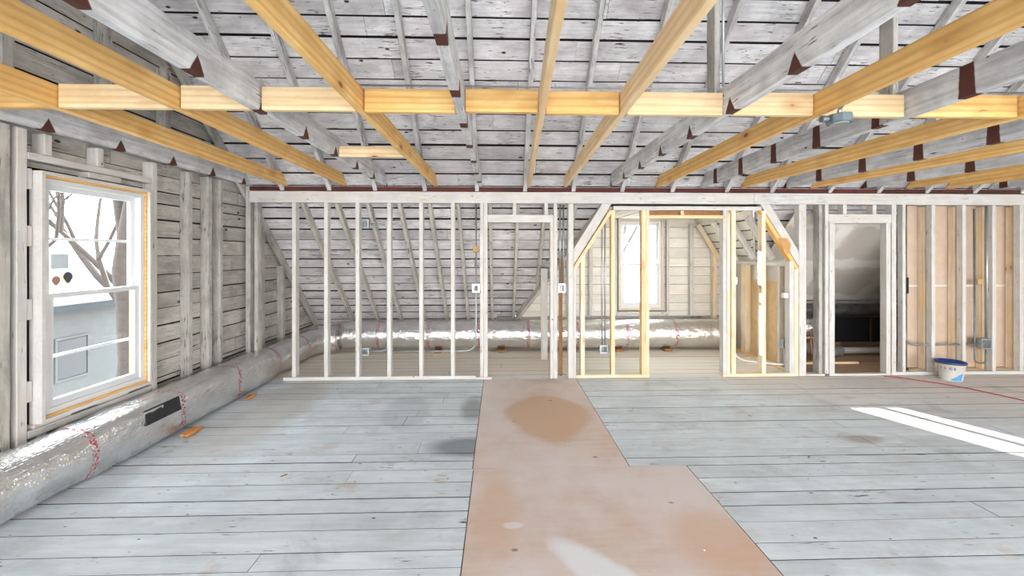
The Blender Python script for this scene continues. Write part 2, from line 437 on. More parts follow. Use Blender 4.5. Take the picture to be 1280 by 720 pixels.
# ------------------------------------------------------------------ geometry constants (metres, camera over the origin)
K = 7.6                        # rafter undersides: z = K - Y
KB = 7.745                     # roof board undersides: z = KB - Y
WY0, WY1 = 5.22, 5.315         # framed wall
XR = 9.2                       # right end of the attic
s2 = math.sqrt(.5)
ROOFCLIP = [((0, 0, KB - .012), (0, 1, 1))]
def ordw(i): return ['first','second','third','fourth','fifth','sixth','seventh','eighth','ninth','tenth','eleventh','twelfth','thirteenth','fourteenth','fifteenth','sixteenth','seventeenth','eighteenth','nineteenth','twentieth'][i]

# ------------------------------------------------------------------ floor
holes = [(-.206, .978, 3.056, 5.215), (-.198, 1.411, -1.0, 3.056)]
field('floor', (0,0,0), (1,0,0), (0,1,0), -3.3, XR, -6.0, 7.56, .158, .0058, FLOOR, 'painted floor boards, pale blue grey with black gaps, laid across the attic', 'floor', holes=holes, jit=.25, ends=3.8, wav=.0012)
bm = bmesh.new(); bx(bm, -3.3, XR, -6.0, 7.56, -.075, -.056)
tag(link('floor', bm, DARK), 'dark subfloor under the painted boards and plywood sheets', 'subfloor', None, 'structure')
def sheet(x0, x1, y0, y1, label):
    e = .0025; bm = bmesh.new(); bx(bm, x0+e, x1-e, y0+e, y1-e, -.02, .0); 
    return tag(link('plywood_sheet', bm, PLY), label, 'plywood', 'plywood sheets let into the floor')
sheet(-.203, .975, 3.056, 5.215, 'plywood sheet in the floor with an orange brown worn patch, nearer the framed wall')
sheet(-.195, 1.408, -1.0, 3.056, 'wider plywood sheet in the floor foreground with a chalky white patch')

# ------------------------------------------------------------------ roof and gable walls
sl = math.sqrt(2)
def roofv(z): return (KB - z) * sl      # distance down the slope from Y=0,z=KB
rO = (0, 0, KB); rV = (0, 1, -1)
# U x V must point into the room (down, towards -Y): U=(-1,0,0) gives U x V = (0,-1,-1)
def roof_part(x0, x1, za, zb, clips, label):
    return field('ceiling', rO, (-1,0,0), rV, -x1, -x0, roofv(zb), roofv(za), .192, .021, ROOF, label, 'roof boards', clips=clips, jit=.07, ends=2.9, wav=.003)
dsl = 1.62                               # steepness of the dormer cheeks
XL0, XR0, Z0, Z1 = .32, 4.56, .56, 2.20
XL1, XR1 = 1.40, 3.45
roof_part(-3.3, XR, 2.33, KB - .9, [], 'whitewashed roof boards with black gaps above the joists')
field('ceiling', (0, .9, KB - .9), (1,0,0), (0,-1,-1), -3.3, XR, 0, 4.25 * math.sqrt(2), .192, .021, ROOF, 'added partial rear roof slope boards behind the viewpoint, limiting the sky light', 'roof boards', jit=.07)  # unseen slope added and cut short to set how much sky enters
RC = ((0, 0, KB - 1.8), (0, -1, 1))
nl = Vector((dsl, 0, -1)).normalized(); nr = Vector((-dsl, 0, -1)).normalized()
zL = Z0 - dsl * XL0
roof_part(-3.3, 1.5, .0, 2.33, [((XL0, 0, Z0), (dsl, 0, -1))], 'whitewashed roof boards sloping down to the eaves behind the left studs')
roof_part(3.3, XR, .0, 2.33, [((XR0, 0, Z0), (-dsl, 0, -1))], 'roof boards sloping down to the eaves behind the right studs')
# left gable, boards along Y; U x V points to +X
WINL = (2.90, 3.79, .43, 2.17)
field('wall_left', (-3.28, 0, 0), (0,1,0), (0,0,1), -6.0, 7.6, 0, 6.8, .168, .012, GAB, 'dirty whitewashed gable boards around the left window', 'wall',
      holes=[(2.872, 3.85, .41, 2.205)], clips=[((0,0,KB), (0,1,1)), RC], jit=.1, ends=2.7, wav=.003)
field('wall_right', (XR, 0, 0), (0,-1,0), (0,0,1), -7.6, 6.0, 0, 6.8, .168, .009, GAB, 'whitewashed boards of the far right gable end', 'wall', clips=[((0,0,KB), (0,1,1)), RC])
# dormer: end wall, cheeks and flat top
DY = 7.15
field('wall_back', (0, DY, 0), (-1,0,0), (0,0,-1), -4.9, -.1, -2.30, -.50, .165, .006, DORM, 'cream painted board wall around the dormer window', 'wall',
      holes=[(-2.90, -2.055, -2.215, -.59)], clips=[((XL0, 0, Z0), (-dsl, 0, 1)), ((XR0, 0, Z0), (dsl, 0, 1))], ends=0)
cl = math.hypot(XL1 - XL0, Z1 - Z0)
DCL = [((0,0,KB+.02), (0,-1,-1)), ((0, DY + .05, 0), (0,1,0))]
field('ceiling', (XR1, 0, Z1), (0,1,0), (XR0-XR1, 0, Z0-Z1), 5.2, 7.4, 0, math.hypot(XR0-XR1, Z0-Z1), .155, .016, DORM, 'cream boards on the sloping right cheek of the dormer', 'dormer cheek', clips=DCL, ends=0)
field('ceiling', (XL1, 0, Z1), (0,-1,0), (XL0-XL1, 0, Z0-Z1), -7.4, -5.2, 0, cl, .155, .016, DORM, 'cream boards on the sloping left cheek of the dormer', 'dormer cheek', clips=DCL, ends=0)
field('ceiling', (XL1-.02, 0, Z1+.01), (0,1,0), (1,0,0), 5.3, DY+.05, 0, XR1-XL1+.04, .16, .01, DORM, 'flat boarded top of the dormer over its window', 'dormer top', ends=0)
field('wall_back', (0, 7.6, 0), (-1,0,0), (0,0,-1), -XR, 3.3, -.14, 0.02, .16, .006, DORM, 'low board at the foot of the eaves', 'wall', ends=0)
field('wall_back', (0, 7.16, 0), (-1,0,0), (0,0,-1), -4.95, .05, -.495, 0.0, .25, .006, GAB, 'low darkened board wall standing for the shadow gap behind the back duct under the dormer window', 'wall', ends=0)  # darker boards put the shadow behind the duct into the colour
# the floor deck outside closes at the eaves

# ------------------------------------------------------------------ framed wall: plates
GP = 'plates of the framed wall'
box('top_plate', -3.13, 3.30, WY0, WY1, 2.242, 2.386, WH, 'long whitewashed top plate running from the left corner to past the dormer', 'top plate', GP)
box('top_plate', 3.303, XR-.02, WY0, WY1, 2.242, 2.386, WH, 'right-hand length of whitewashed top plate above the doorway to the finished room', 'top plate', GP)
box('nailing_strip', -3.13, XR-.02, WY0-.004, WY1-.03, 2.3925, 2.442, RED, 'dark red brown strip lying along the top of the whitewashed top plate', 'nailing strip')
box('bottom_plate', -2.72, -.30, WY0, WY1, .001, .045, WH, 'whitewashed bottom plate under the row of left studs', 'bottom plate', GP)
box('bottom_plate', -.31, -.10, WY0-.012, WY1, .001, .03, WH, 'short light floor block under the double stud left of the doorway', 'floor block')
S = []
def stud(x0, x1, z0, z1, mat, label, y0=WY0+.001, y1=WY1-.002, cat='wall stud', group='studs of the framed wall', name='wall_stud', rough=.0015):
    return box(name, x0, x1, y0, y1, z0, z1, mat, label, cat, group, rough=rough)
TP = 2.241
# corner
stud(-3.18, -3.125, .02, 2.44, WG, 'grey corner stud against the left gable wall at the end of the framed wall')
stud(-3.075, -3.03, .02, TP, WG, 'grey corner stud just inside the left corner under the top plate')
names = ['first single stud right of the duct corner, left end of the framed wall', 'second single stud from the left end, in front of the eaves', 'third single stud from the left end, carrying the low electrical box',
         'fourth single stud from the left end, beside the thin bent conduit', 'fifth single stud from the left end, between conduit and double stud', 'sixth single stud from the left end, next before the double stud']
for (a, b), nm in zip([(-2.61,-2.562),(-2.212,-2.164),(-1.82,-1.772),(-1.424,-1.376),(-1.022,-.974),(-.622,-.574)], names):
    stud(a, b, .046, TP, WH, 'whitewashed ' + nm)
stud(-.252, -.206, .031, TP, WH, 'outer whitewashed stud of the pair left of the open doorway')
stud(-.203, -.157, .031, TP, WH, 'inner whitewashed stud of the pair left of the open doorway, holding its header')
box('door_header', -.156, .686, WY0, WY1, 1.998, 2.095, WH, 'whitewashed header board over the left open doorway', 'door header')
stud(.165, .21, 2.096, TP, WH, 'short cripple stud at the middle above the left doorway header', cat='cripple stud')
stud(.572, .615, 2.096, TP, WH, 'short cripple stud at the right end above the left doorway header', cat='cripple stud')
stud(.644, .686, .002, 1.997, WH, 'jamb stud on the right side of the left doorway, under its header')
stud(.689, .735, .002, TP, WH, 'full height stud right beside the jamb stud of the left doorway')
stud(.878, .943, .002, TP, WH, 'thick whitewashed post on the left side of the dormer opening', cat='wall post')
stud(.785, .83, .002, 1.52, BROWN, 'bare brown board standing behind the conduit between doorway and dormer post', y0=5.40, y1=5.43, name='scrap_board', cat='scrap board', group=None)
box('furring_stud', .62, .72, 6.16, 6.20, .0, 1.37, WH, 'grey board standing on edge in the eaves behind the left doorway', 'board')
# dormer opening
def brace(x0, z0, x1, z1, w, mat, y0, y1, label, cat='diagonal brace', clip=None):
    return beam('diagonal_brace', (x0, (y0+y1)/2, z0), (x1, (y0+y1)/2, z1), y1-y0, w, mat, label, cat, 'diagonal braces of the dormer opening', clip=clip)
CT = [((0,0,2.240),(0,0,1))]
brace(.80, 1.33, 1.55, 2.52, .105, WH, WY0+.002, WY1-.002, 'whitewashed diagonal brace at the upper left corner of the dormer opening', clip=CT + [((.945,0,0),(-1,0,0))])
brace(.90, 1.32, 1.58, 2.38, .042, NEWP, WY0+.002, WY1-.002, 'thin pale pine brace just under the upper left diagonal brace', clip=[((0,0,2.158),(0,0,1)), ((.945,0,0),(-1,0,0))])
brace(4.02, 1.33, 3.27, 2.52, .105, WH, WY0+.002, WY1-.002, 'whitewashed diagonal brace at the upper right corner of the dormer opening', clip=CT + [((3.893,0,0),(1,0,0))])
brace(3.94, 1.30, 3.26, 2.38, .05, NEW, WY0+.002, WY1-.002, 'yellow pine brace just under the upper right diagonal brace', clip=[((0,0,2.158),(0,0,1)), ((3.893,0,0),(1,0,0))])
box('dormer_header', 1.46, 3.40, WY0+.002, WY1-.002, 2.160, 2.212, WH, 'pale header across the top of the dormer opening under the top plate', 'header')
box('door_header', 1.9252, 2.8908, WY0+.003, WY1-.003, 2.055, 2.098, NEWP, 'lower pale door header with a dark gap above it in the dormer opening', 'door header')
box('header_filler', 1.928, 2.888, WY1-.04, WY1-.004, 2.1, 2.158, BROWN, 'bare red brown board in the gap between the two dormer headers', 'filler board')
stud(2.34, 2.38, 2.1, 2.158, NEWP, 'tiny block between the two dormer headers', y1=WY1-.045, name='spacer_block', cat='spacer block')
box('bottom_plate', .978, 1.925, WY0+.001, WY1, .002, .042, CREAM, 'short pale bottom plate left of the dormer doorway', 'bottom plate', GP)
box('bottom_plate', 2.89, 3.892, WY0+.001, WY1, .002, .042, CREAM, 'short pale bottom plate right of the dormer doorway', 'bottom plate', GP)
stud(.945, .976, .002, 1.40, WH, 'thin whitewashed jack stud nailed to the left dormer post')
stud(1.037, 1.09, .043, 1.575, CREAM, 'pale pine stud under the upper left brace of the dormer opening')
stud(1.432, 1.478, .043, 2.159, NEWP, 'yellow pine stud in front of the dormer window, left of the window glass')
stud(1.826, 1.876, .043, 2.159, NEWP, 'left yellow pine stud of the pair crossing the dormer window')
stud(1.879, 1.925, .043, 2.159, CREAM, 'right pale stud of the pair crossing the dormer window')
stud(2.891, 2.94, .043, 2.159, WH, 'whitewashed stud on the right side of the dormer doorway')
stud(2.943, 2.985, .043, 2.159, CREAM, 'pale pine stud doubled behind the dormer doorway jamb')
stud(3.0, 3.06, .043, 2.159, CREAM, 'pale pine stud just right of the dormer doorway pair')
stud(3.403, 3.456, .043, 2.159, CREAM, 'sunlit pine stud in the middle of the right dormer frame')
stud(3.769, 3.832, .043, 1.50, WH, 'stud with the electrical box beside the right dormer post')
stud(3.836, 3.89, .043, 1.40, CREAM, 'pale jack stud nailed to the right dormer post')
stud(3.896, 3.992, .002, TP, WH, 'wide whitewashed post on the right side of the dormer opening', cat='wall post')
bm = bmesh.new()
pr = [(3.62,1.80),(3.73,1.80),(3.78,1.72),(3.76,1.60),(3.70,1.60)]
va = [bm.verts.new((x, WY0-.010, z)) for x, z in pr]; vb = [bm.verts.new((x, WY0+.0015, z)) for x, z in pr]
bm.faces.new(va); bm.faces.new(vb[::-1])
for i in range(5): bm.faces.new((va[i], vb[i], vb[(i+1)%5], va[(i+1)%5]))
bmesh.ops.recalc_face_normals(bm, faces=bm.faces)
tag(link('gusset_block', bm, flat('orange plywood', (.62,.33,.12), .7)), 'orange brown plywood scrap nailed on the upper right dormer brace', 'gusset')
# doorway to the finished room
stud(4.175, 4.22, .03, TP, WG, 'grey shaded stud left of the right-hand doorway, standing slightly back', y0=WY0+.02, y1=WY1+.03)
stud(4.245, 4.291, .03, TP, WH, 'full height whitewashed stud left of the right-hand doorway header')
stud(4.301, 4.373, .03, 1.999, WH, 'jamb stud on the left side of the right-hand doorway')
box('door_header', 4.294, 5.135, WY0+.001, WY1, 2.0, 2.115, WH, 'whitewashed header board over the right-hand doorway', 'door header')
for a, nm in ((4.484,'left'),(4.882,'middle')): stud(a, a+.05, 2.116, TP, WH, nm + ' cripple stud above the right-hand doorway header', cat='cripple stud')
stud(5.065, 5.125, .03, 1.999, WH, 'jamb stud on the right side of the right-hand doorway')
stud(5.14, 5.20, .03, TP, WH, 'full height stud right of the right-hand doorway header')
box('bottom_plate', 3.995, 4.245, WY0+.001, WY1, .002, .029, WH, 'short bottom plate between the dormer post and the right-hand doorway', 'bottom plate', GP)
box('threshold_plate', 4.30, 5.125, WY0-.004, WY0+.06, .002, .029, WH, 'whitewashed threshold plate across the right-hand doorway', 'threshold')
bx_names = [(5.285,5.328,'first thin whitewashed stud right of the right-hand doorway'),(5.680,5.728,'thin stud left of the white bucket'),(6.098,6.146,'thin stud right behind the white bucket'),
            (6.508,6.555,'thin stud right of the boxed conduit loop'),(6.885,6.935,'thin stud at the right edge of the view'),(7.3,7.348,'stud beyond the right edge, second from the last bay'),(7.7,7.75,'stud beyond the right edge at the end bay')]
box('bottom_plate', 5.135, XR-.02, WY0, WY1, .002, .045, WH, 'long whitewashed bottom plate behind the white bucket', 'bottom plate', GP)
for a, b, nm in bx_names: stud(a, b, .046, TP, WH, nm, y1=WY0+.075)
# second, newer wall behind the right bays: tan pine studs and drywall
BY = 5.325
for a, nm in ((5.685,'behind the first right bay'),(6.105,'behind the white bucket'),(6.50,'behind the vertical conduit'),(6.92,'behind the last stud in view'),(7.34,'beyond the right edge of the view')):
    stud(a, a+.12, .046, 2.232, CREAM, 'wide tan pine stud of the rear wall ' + nm, y0=BY, y1=BY+.085, group='tan studs of the rear wall', rough=.001)
box('bottom_plate', 5.56, 8.3, BY, BY+.088, .002, .045, NEWP, 'pale bottom plate under the tan rear wall studs', 'bottom plate', GP)
for z0, z1, nm in ((.05,1.158,'lower'),(1.164,2.30,'upper')):
    bm = bmesh.new(); bx(bm, 5.545, 8.3, BY+.09, BY+.104, z0, z1)
    tag(link('drywall_panel', bm, KRAFT), nm + ' tan drywall panel seen between the right-hand studs', 'drywall panel', 'drywall panels behind the right studs')
bm = bmesh.new(); bx(bm, 5.545, 8.3, BY+.0885, BY+.0895, 1.150, 1.172)
tag(link('joint_tape', bm, BUCK), 'thin white joint line between lower and upper drywall panels', 'drywall joint')

# ------------------------------------------------------------------ partition at the right of the dormer
GPt = 'studs of the dormer side partition'
for y, w, nm, mt in ((6.34,.13,'wide yellow stud deepest in the dormer side partition',CREAM),(5.97,.055,'middle stud of the dormer side partition',WH),(5.56,.05,'nearest stud of the dormer side partition',WH)):
    box('partition_stud', 3.872, 3.955, y, y+w, .046, 1.43, mt, nm, 'wall stud', GPt)
box('partition_plate', 3.872, 3.955, 5.33, 6.62, .002, .045, NEWP, 'bottom plate running back along the dormer side partition', 'bottom plate')
box('partition_plate', 3.80, 3.86, 5.33, 6.62, 1.431, 1.478, WH, 'top plate running back along the dormer side partition', 'top plate')
bm = bmesh.new(); bx(bm, 3.957, 3.97, 5.34, 6.6, .046, 1.2)
tag(link('drywall_panel', bm, flat('warm tan drywall', (.66,.47,.25), .85)), 'warm tan drywall panel behind the dormer side partition studs', 'drywall panel')
bm = bmesh.new(); bx(bm, 3.972, 3.985, 5.34, 7.1, .0, 1.45)
tag(link('wall_partition', bm, DRY), 'plain drywall face of the dormer side partition towards the finished room', 'wall', None, 'structure')

# ------------------------------------------------------------------ finished room to the right: drywall slope, knee wall gap
def slab(name, pts, n, mat, label, cat, kind='structure', M=None):
    bm = bmesh.new(); n = Vector(n)
    a = [bm.verts.new(p) for p in pts]; b = [bm.verts.new(Vector(p) + n) for p in pts]
    bm.faces.new(a); bm.faces.new(b[::-1]); k = len(pts)
    for i in range(k): bm.faces.new((a[i], b[i], b[(i+1)%k], a[(i+1)%k]))
    bmesh.ops.recalc_face_normals(bm, faces=bm.faces)
    if M is not None: bmesh.ops.transform(bm, matrix=M.inverted(), verts=bm.verts)
    return tag(link(name, bm, mat, M if M is not None else Matrix.Identity(4)), label, cat, None, kind)
MR = basis(Vector((1,0,0)), Vector((0,s2,-s2)), Vector((0,-s2,-s2)), Vector((4,5.3,2.28)))
zz = K - .02
slab('ceiling', [(4.0, 5.44, zz-5.44), (XR-.02, 5.44, zz-5.44), (XR-.02, 6.76, zz-6.76), (4.0, 6.76, zz-6.76)], (0, .012, .012), DRY, 'sloping drywall ceiling with pale joint patches beyond the right-hand doorway', 'drywall ceiling', M=MR)
box('eaves_rail', 4.0, XR-.03, 6.70, 6.76, .76, .80, WG, 'pale rail along the lower edge of the drywall slope', 'rail')
# air handler
e = tag(empty('air_handler', (6.0, 6.5, .0)), 'black air handler cabinet lying under the eaves beyond the right-hand doorway', 'air handler')
bm = bmesh.new(); bx(bm, -.62, .95, 0, .42, .16, .56); bev(bm, .01); link('cabinet', bm, BLACK, parent=e)
bm = bmesh.new(); bx(bm, .02, .05, -.012, -.001, .17, .55); bev(bm, .003); link('seam', bm, flat('brown trim', (.10,.06,.04), .5), parent=e)
bm = bmesh.new(); bx(bm, .22, .29, -.008, -.001, .30, .40); link('service_label', bm, BUCK, parent=e)
for x in (-.5, .8):
    bm = bmesh.new(); bx(bm, x, x+.08, .05, .37, .0, .16); link('support_foot', bm, BROWN, parent=e)
def rib(r, k=.06): return lambda i, a: r * (1 + k * (1 if i % 2 else -1))
def line(p, q, n): return [Vector(p).lerp(Vector(q), i/n) for i in range(n+1)]
DUCTD = flat('dull dark duct foil', (.22,.22,.22), .4, .8, .15, .8)
tag(link('duct', sweep(line((4.35,6.42,.70),(8.2,6.42,.70),60), rib(.088,.03)), DUCTD, smooth=True), 'long dark round duct lying above the black air handler', 'duct')
tag(link('drain_pipe', sweep(line((5.35,6.33,.07),(7.9,6.33,.07),4), lambda i,a:.05), flat('grey white pipe', (.42,.39,.35), .5), smooth=True), 'grey white pipe on the floor in front of the black air handler', 'pipe')
tag(link('duct', sweep(arc_path([(4.25,6.25,.44),(4.9,6.2,.46),(5.2,6.42,.46)],.2), lambda i,a:.14*(1+.03*math.sin(i*2.1))), FOIL, smooth=True), 'short fat foil wrapped duct left of the black air handler', 'duct')
fx = []
for t in range(50):
    u = t/49; fx.append((4.3+1.0*u, 5.98+.26*u, .085+.20*(1-u)**2))
tag(link('flexible_duct', sweep(fx, rib(.075,.07)), GALV, smooth=True), 'silver flexible duct snaking on the floor beyond the right-hand doorway', 'flexible duct')
conduit('copper_pipe', [(4.62,5.95,.02),(4.62,5.95,.46)], 'thin copper pipe standing upright beside the silver flexible duct', 'pipe', .008, COPPER)
box('loose_board', 4.32, 5.2, 5.78, 5.82, .001, .032, NEWP, 'loose pale board lying on the floor behind the right-hand doorway', 'board')

# ------------------------------------------------------------------ rafters
GR = 'upper rafters under the roof boards'
ups = [-2.72,-2.14,-1.57,-.95,-.29,.32,.94,1.57,2.22,2.93,3.53,4.30,4.95,5.60,6.25,6.90,7.5,8.1,8.7]
def raf(x, ya, yb, w, h, mat, label, group, clip=()):
    off = h/2 * s2                       # centre line above the underside
    return beam('rafter', (x, ya+off, K-ya+off), (x, yb+off, K-yb+off), w, h, mat, label, 'rafter', group, up=(0,1,1), rough=.002, clip=list(clip))
for i, x in enumerate(ups):
    raf(x, .9, 5.30, .05, .097, RAF, '%s upper rafter from the left gable, whitewashed, under the roof boards' % ordw(i), GR, [((0, WY0-.012, 0), (0,1,0))])
raf(-3.225, .9, 7.25, .05, .097, WG, 'gable end rafter lying against the left board wall', None, [((0,0,.02),(0,0,-1))])
GL = 'short rafters over the left eaves'
lows = [-2.56,-2.12,-1.72,-1.31,-.92,-.55,-.13,.24,.60,1.0]
for i, x in enumerate(lows):
    yend = 7.32 if x < .3 else K - (Z0 + (x - XL0) * dsl) - .06
    raf(x, 5.34, yend, .045, .095, KRAF, '%s short rafter from the left behind the framed wall studs' % ordw(i), GL)
# valley rafters
beam('valley_rafter', (XL0-.02, 7.08, .50), (XL1-.06, 5.40, 2.18), .05, .12, KRAF, 'grey valley rafter slanting up from the eaves behind the left doorway to the dormer', 'valley rafter', up=(0,1,1))
# dormer cheek rafters
GD = 'rafters on the right cheek of the dormer'
for i, (y, nm, mt) in enumerate(((5.62,'nearest',WH),(6.05,'second nearest',WH),(6.55,'second farthest',DORM),(7.05,'farthest',CREAM))):
    o = Vector((-dsl, 0, -1)).normalized() * .045
    z1 = 1.55 if i < 2 else 1.2
    pt = lambda z: Vector((XR1 + (Z1 - z)/dsl * 1.0, y, z))
    beam('dormer_rafter', pt(2.13) + o, pt(max(1.50, z1)) + o, .05, .08, mt, nm + ' rafter sloping down the right cheek of the dormer', 'rafter', GD, up=(-dsl,0,-1))
# hangers from rafter to old joist
def hanger(x, y, z0, label, group='board hangers holding up the old joists'):
    return box('joist_hanger', x-.018, x+.018, y-.05, y+.05, z0, KB - y - .09, WG, label, 'hanger', group)

# ------------------------------------------------------------------ ceiling joists
J = {}
def joist(key, x1, y1, x2, y2, kind, label):
    f = lambda y: x1 + (x2 - x1) * (y - y1) / (y2 - y1)
    J[key] = (f, .05 if kind == 'old' else .038)
    w, h, mt = (.05, .175, OLDB if key in ('O4','O5','O6','Kk') else OLD) if kind == 'old' else (.038, .14, NEW if kind == 'new' else NEWP)
    ya = -.8
    return beam('ceiling_joist', (f(ya), ya, 2.455 + h/2), (f(5.27), 5.27, 2.455 + h/2), w, h, mt, label, 'ceiling joist',
                'old painted joists' if kind == 'old' else 'new pine joists', rough=.0035 if kind == 'old' else .0, clip=ROOFCLIP)
joist('W', -3.16, 2, -3.16, 5, 'old', 'old painted joist fixed along the left gable wall over the window')
joist('A', -2.618, 2.225, -2.699, 5.114, 'new', 'leftmost yellow pine joist')
joist('B', -1.907, 1.6, -1.963, 5.09, 'new', 'second yellow pine joist from the left with dark knots')
joist('O1', -1.455, 1.424, -1.455, 5.08, 'old', 'old painted joist with brown stripes, left of the centre joists')
joist('C', -.849, 1.45, -.823, 5.06, 'new', 'third yellow pine joist from the left')
joist('O2', -.238, 1.75, -.249, 5.16, 'old', 'old painted joist with small brown squares near the middle of the room')
joist('D', .21, 1.376, .365, 5.02, 'newp', 'pale pine joist seen almost end on at the middle')
joist('E', .72, 1.36, .837, 5.0, 'newp', 'pale pine joist just right of the middle')
joist('O3', 1.40, 1.34, 1.43, 5.0, 'old', 'heavy old painted joist right of the middle with a board hanger')
joist('F', 1.95, 1.458, 2.035, 5.09, 'new', 'yellow pine joist carrying the grey junction box')
joist('O4', 2.55, 1.9, 2.627, 5.136, 'old', 'old grey joist right of the junction box')
joist('G', 3.294, 2.478, 3.182, 5.0, 'new', 'yellow pine joist second to the right of the junction box')
joist('O5', 3.862, 2.906, 3.752, 5.04, 'old', 'old grey joist third from the right in view')
joist('H', 4.409, 3.318, 4.146, 4.97, 'new', 'third yellow pine joist right of the middle')
joist('O6', 5.0, 3.762, 4.822, 4.95, 'old', 'old grey joist nearest the right edge')
joist('I', 5.436, 4.091, 5.398, 4.93, 'new', 'short looking yellow pine joist near the right edge')
joist('Jj', 6.0, 4.2, 5.95, 4.93, 'new', 'rightmost yellow pine joist in view')
joist('Kk', 6.6, 4.2, 6.55, 4.93, 'old', 'old joist beyond the right edge')
order = ['W','A','B','O1','C','O2','D','E','O3','F','O4','G','O5','H','O6','I','Jj']
BYk = 2.49
nmz = {'W':'left gable wall'}
lab = ['against the left gable wall','between the two leftmost pine joists','left of the striped old joist','right of the striped old joist','left of the old joist at the middle','right of the old joist at the middle','just left of the picture centre joists','between the two pale centre joists' ,'behind the junction box, left piece','behind the junction box, right piece','right of the old grey joist','second right of the old grey joist','third from the right end','second from the right end','rightmost','beyond the right edge']
lab = ['pine blocking piece ' + t for t in ['at the left gable wall','between the two leftmost joists','between second pine joist and striped old joist','right of the striped old joist','left of the old joist at mid-room',
  'right of the old joist at mid-room','between the two pale middle joists','between pale joist and heavy old joist','left of the joist with the junction box','right behind the junction box','right of the old joist beside the junction box',
  'second right of the junction box joist','third right of the junction box joist','fourth right of the junction box joist','fifth right of the junction box joist','farthest right']]
for i, (a, b) in enumerate(zip(order, order[1:])):
    fa, wa = J[a]; fb, wb = J[b]
    x0 = fa(BYk+.02) + wa/2 + .006; x1 = fb(BYk+.02) - wb/2 - .006
    dz = R.uniform(-.004, .004)
    box('joist_blocking', x0, x1, BYk, BYk+.038, 2.459+dz, 2.598+dz, NEW if i in (0,4,5,6,10,12) else NEWP, lab[i], 'blocking', 'pine blocking between the joists', rough=0)
box('joist_blocking', J['O1'][0](3.7)+.032, J['C'][0](3.7)-.026, 3.66, 3.70, 2.459, 2.548, NEWP, 'short single pine block set back between striped joist and third pine joist', 'blocking', rough=0)
hanger(1.385, 2.62, 2.50, 'whitewashed board hanger from the roof to the heavy old joist')
hanger(2.555, 2.62, 2.46, 'grey board hanger from the roof down to the old joist right of the junction box')

# ------------------------------------------------------------------ left gable studs
GS = 'studs of the left gable wall'
def gst(y0, y1, z0, z1, label, x1=-3.188, mat=WG, cat='wall stud', name='wall_stud'):
    return box(name, -3.278, x1, y0, y1, z0, z1, mat, label, cat, GS)
gst(2.70, 2.765, .02, 2.44, 'dark grey stud at the left edge of the view, left of the window', mat=GAB)
gst(2.80, 2.86, .02, 2.44, 'pale stud directly left of the left window', mat=WH)
gst(3.855, 3.91, .02, 2.44, 'pale stud directly right of the left window', mat=WH)
gst(4.295, 4.35, .02, 2.44, 'second gable stud right of the left window')
gst(4.58, 4.636, .02, 2.44, 'third gable stud right of the left window')
gst(4.765, 4.815, .02, 2.44, 'fourth gable stud right of the left window')
gst(5.58, 5.66, .02, K-5.66, 'gable stud in the left eaves just behind the corner')
gst(6.12, 6.18, .02, K-6.18, 'gable stud deeper in the left eaves')
for y, nm in ((1.9,'nearest'),(2.72,'second nearest'),(3.4,'third nearest'),(4.0,'fourth nearest'),(4.55,'farthest')):
    gst(y, y+.07, 2.64, min(KB-.3-y-.07, 6.2), nm + ' stud of the upper left gable above the joists')
gst(2.865, 3.85, 2.24, 2.29, 'horizontal header rail over the left window', cat='window header', name='window_header', mat=WH)
for y, nm in ((2.965,'left'),(3.345,'right')): gst(y, y+.05, 2.293, 2.44, nm + ' short cripple stud above the left window', cat='cripple stud', mat=WH)
gst(2.865, 3.85, .345, .395, 'horizontal sill rail under the left window', cat='window sill rail', name='sill_rail', mat=WH)
for y, nm in ((2.93,'left'),(3.42,'right')): gst(y, y+.05, .02, .343, nm + ' short cripple stud under the left window', cat='cripple stud')
for z, nm in ((2.11,'topmost'),(1.72,'second'),(1.22,'third'),(.66,'lowest')):
    gst(2.862, 2.897, z-.07, z+.07, nm + ' white shim block left of the left window', x1=-3.195, cat='shim block', name='shim_block', mat=WH)
for z, nm in ((2.0,'topmost'),(1.50,'second'),(1.02,'third'),(.60,'lowest')):
    gst(3.793, 3.853, z-.12, z+.10, nm + ' shim block right of the left window', x1=-3.195, cat='shim block', name='shim_block')
gst(3.28, 3.55, 2.19, 2.236, 'shim board between the left window and its header rail', x1=-3.19, cat='shim block', name='shim_block', mat=WH)
gst(3.35, 3.62, .397, .427, 'shim board under the right half of the left window', x1=-3.19, cat='shim block', name='shim_block', mat=WH)
gst(2.9, 3.15, .397, .427, 'shim board under the left half of the left window', x1=-3.19, cat='shim block', name='shim_block', mat=WH)

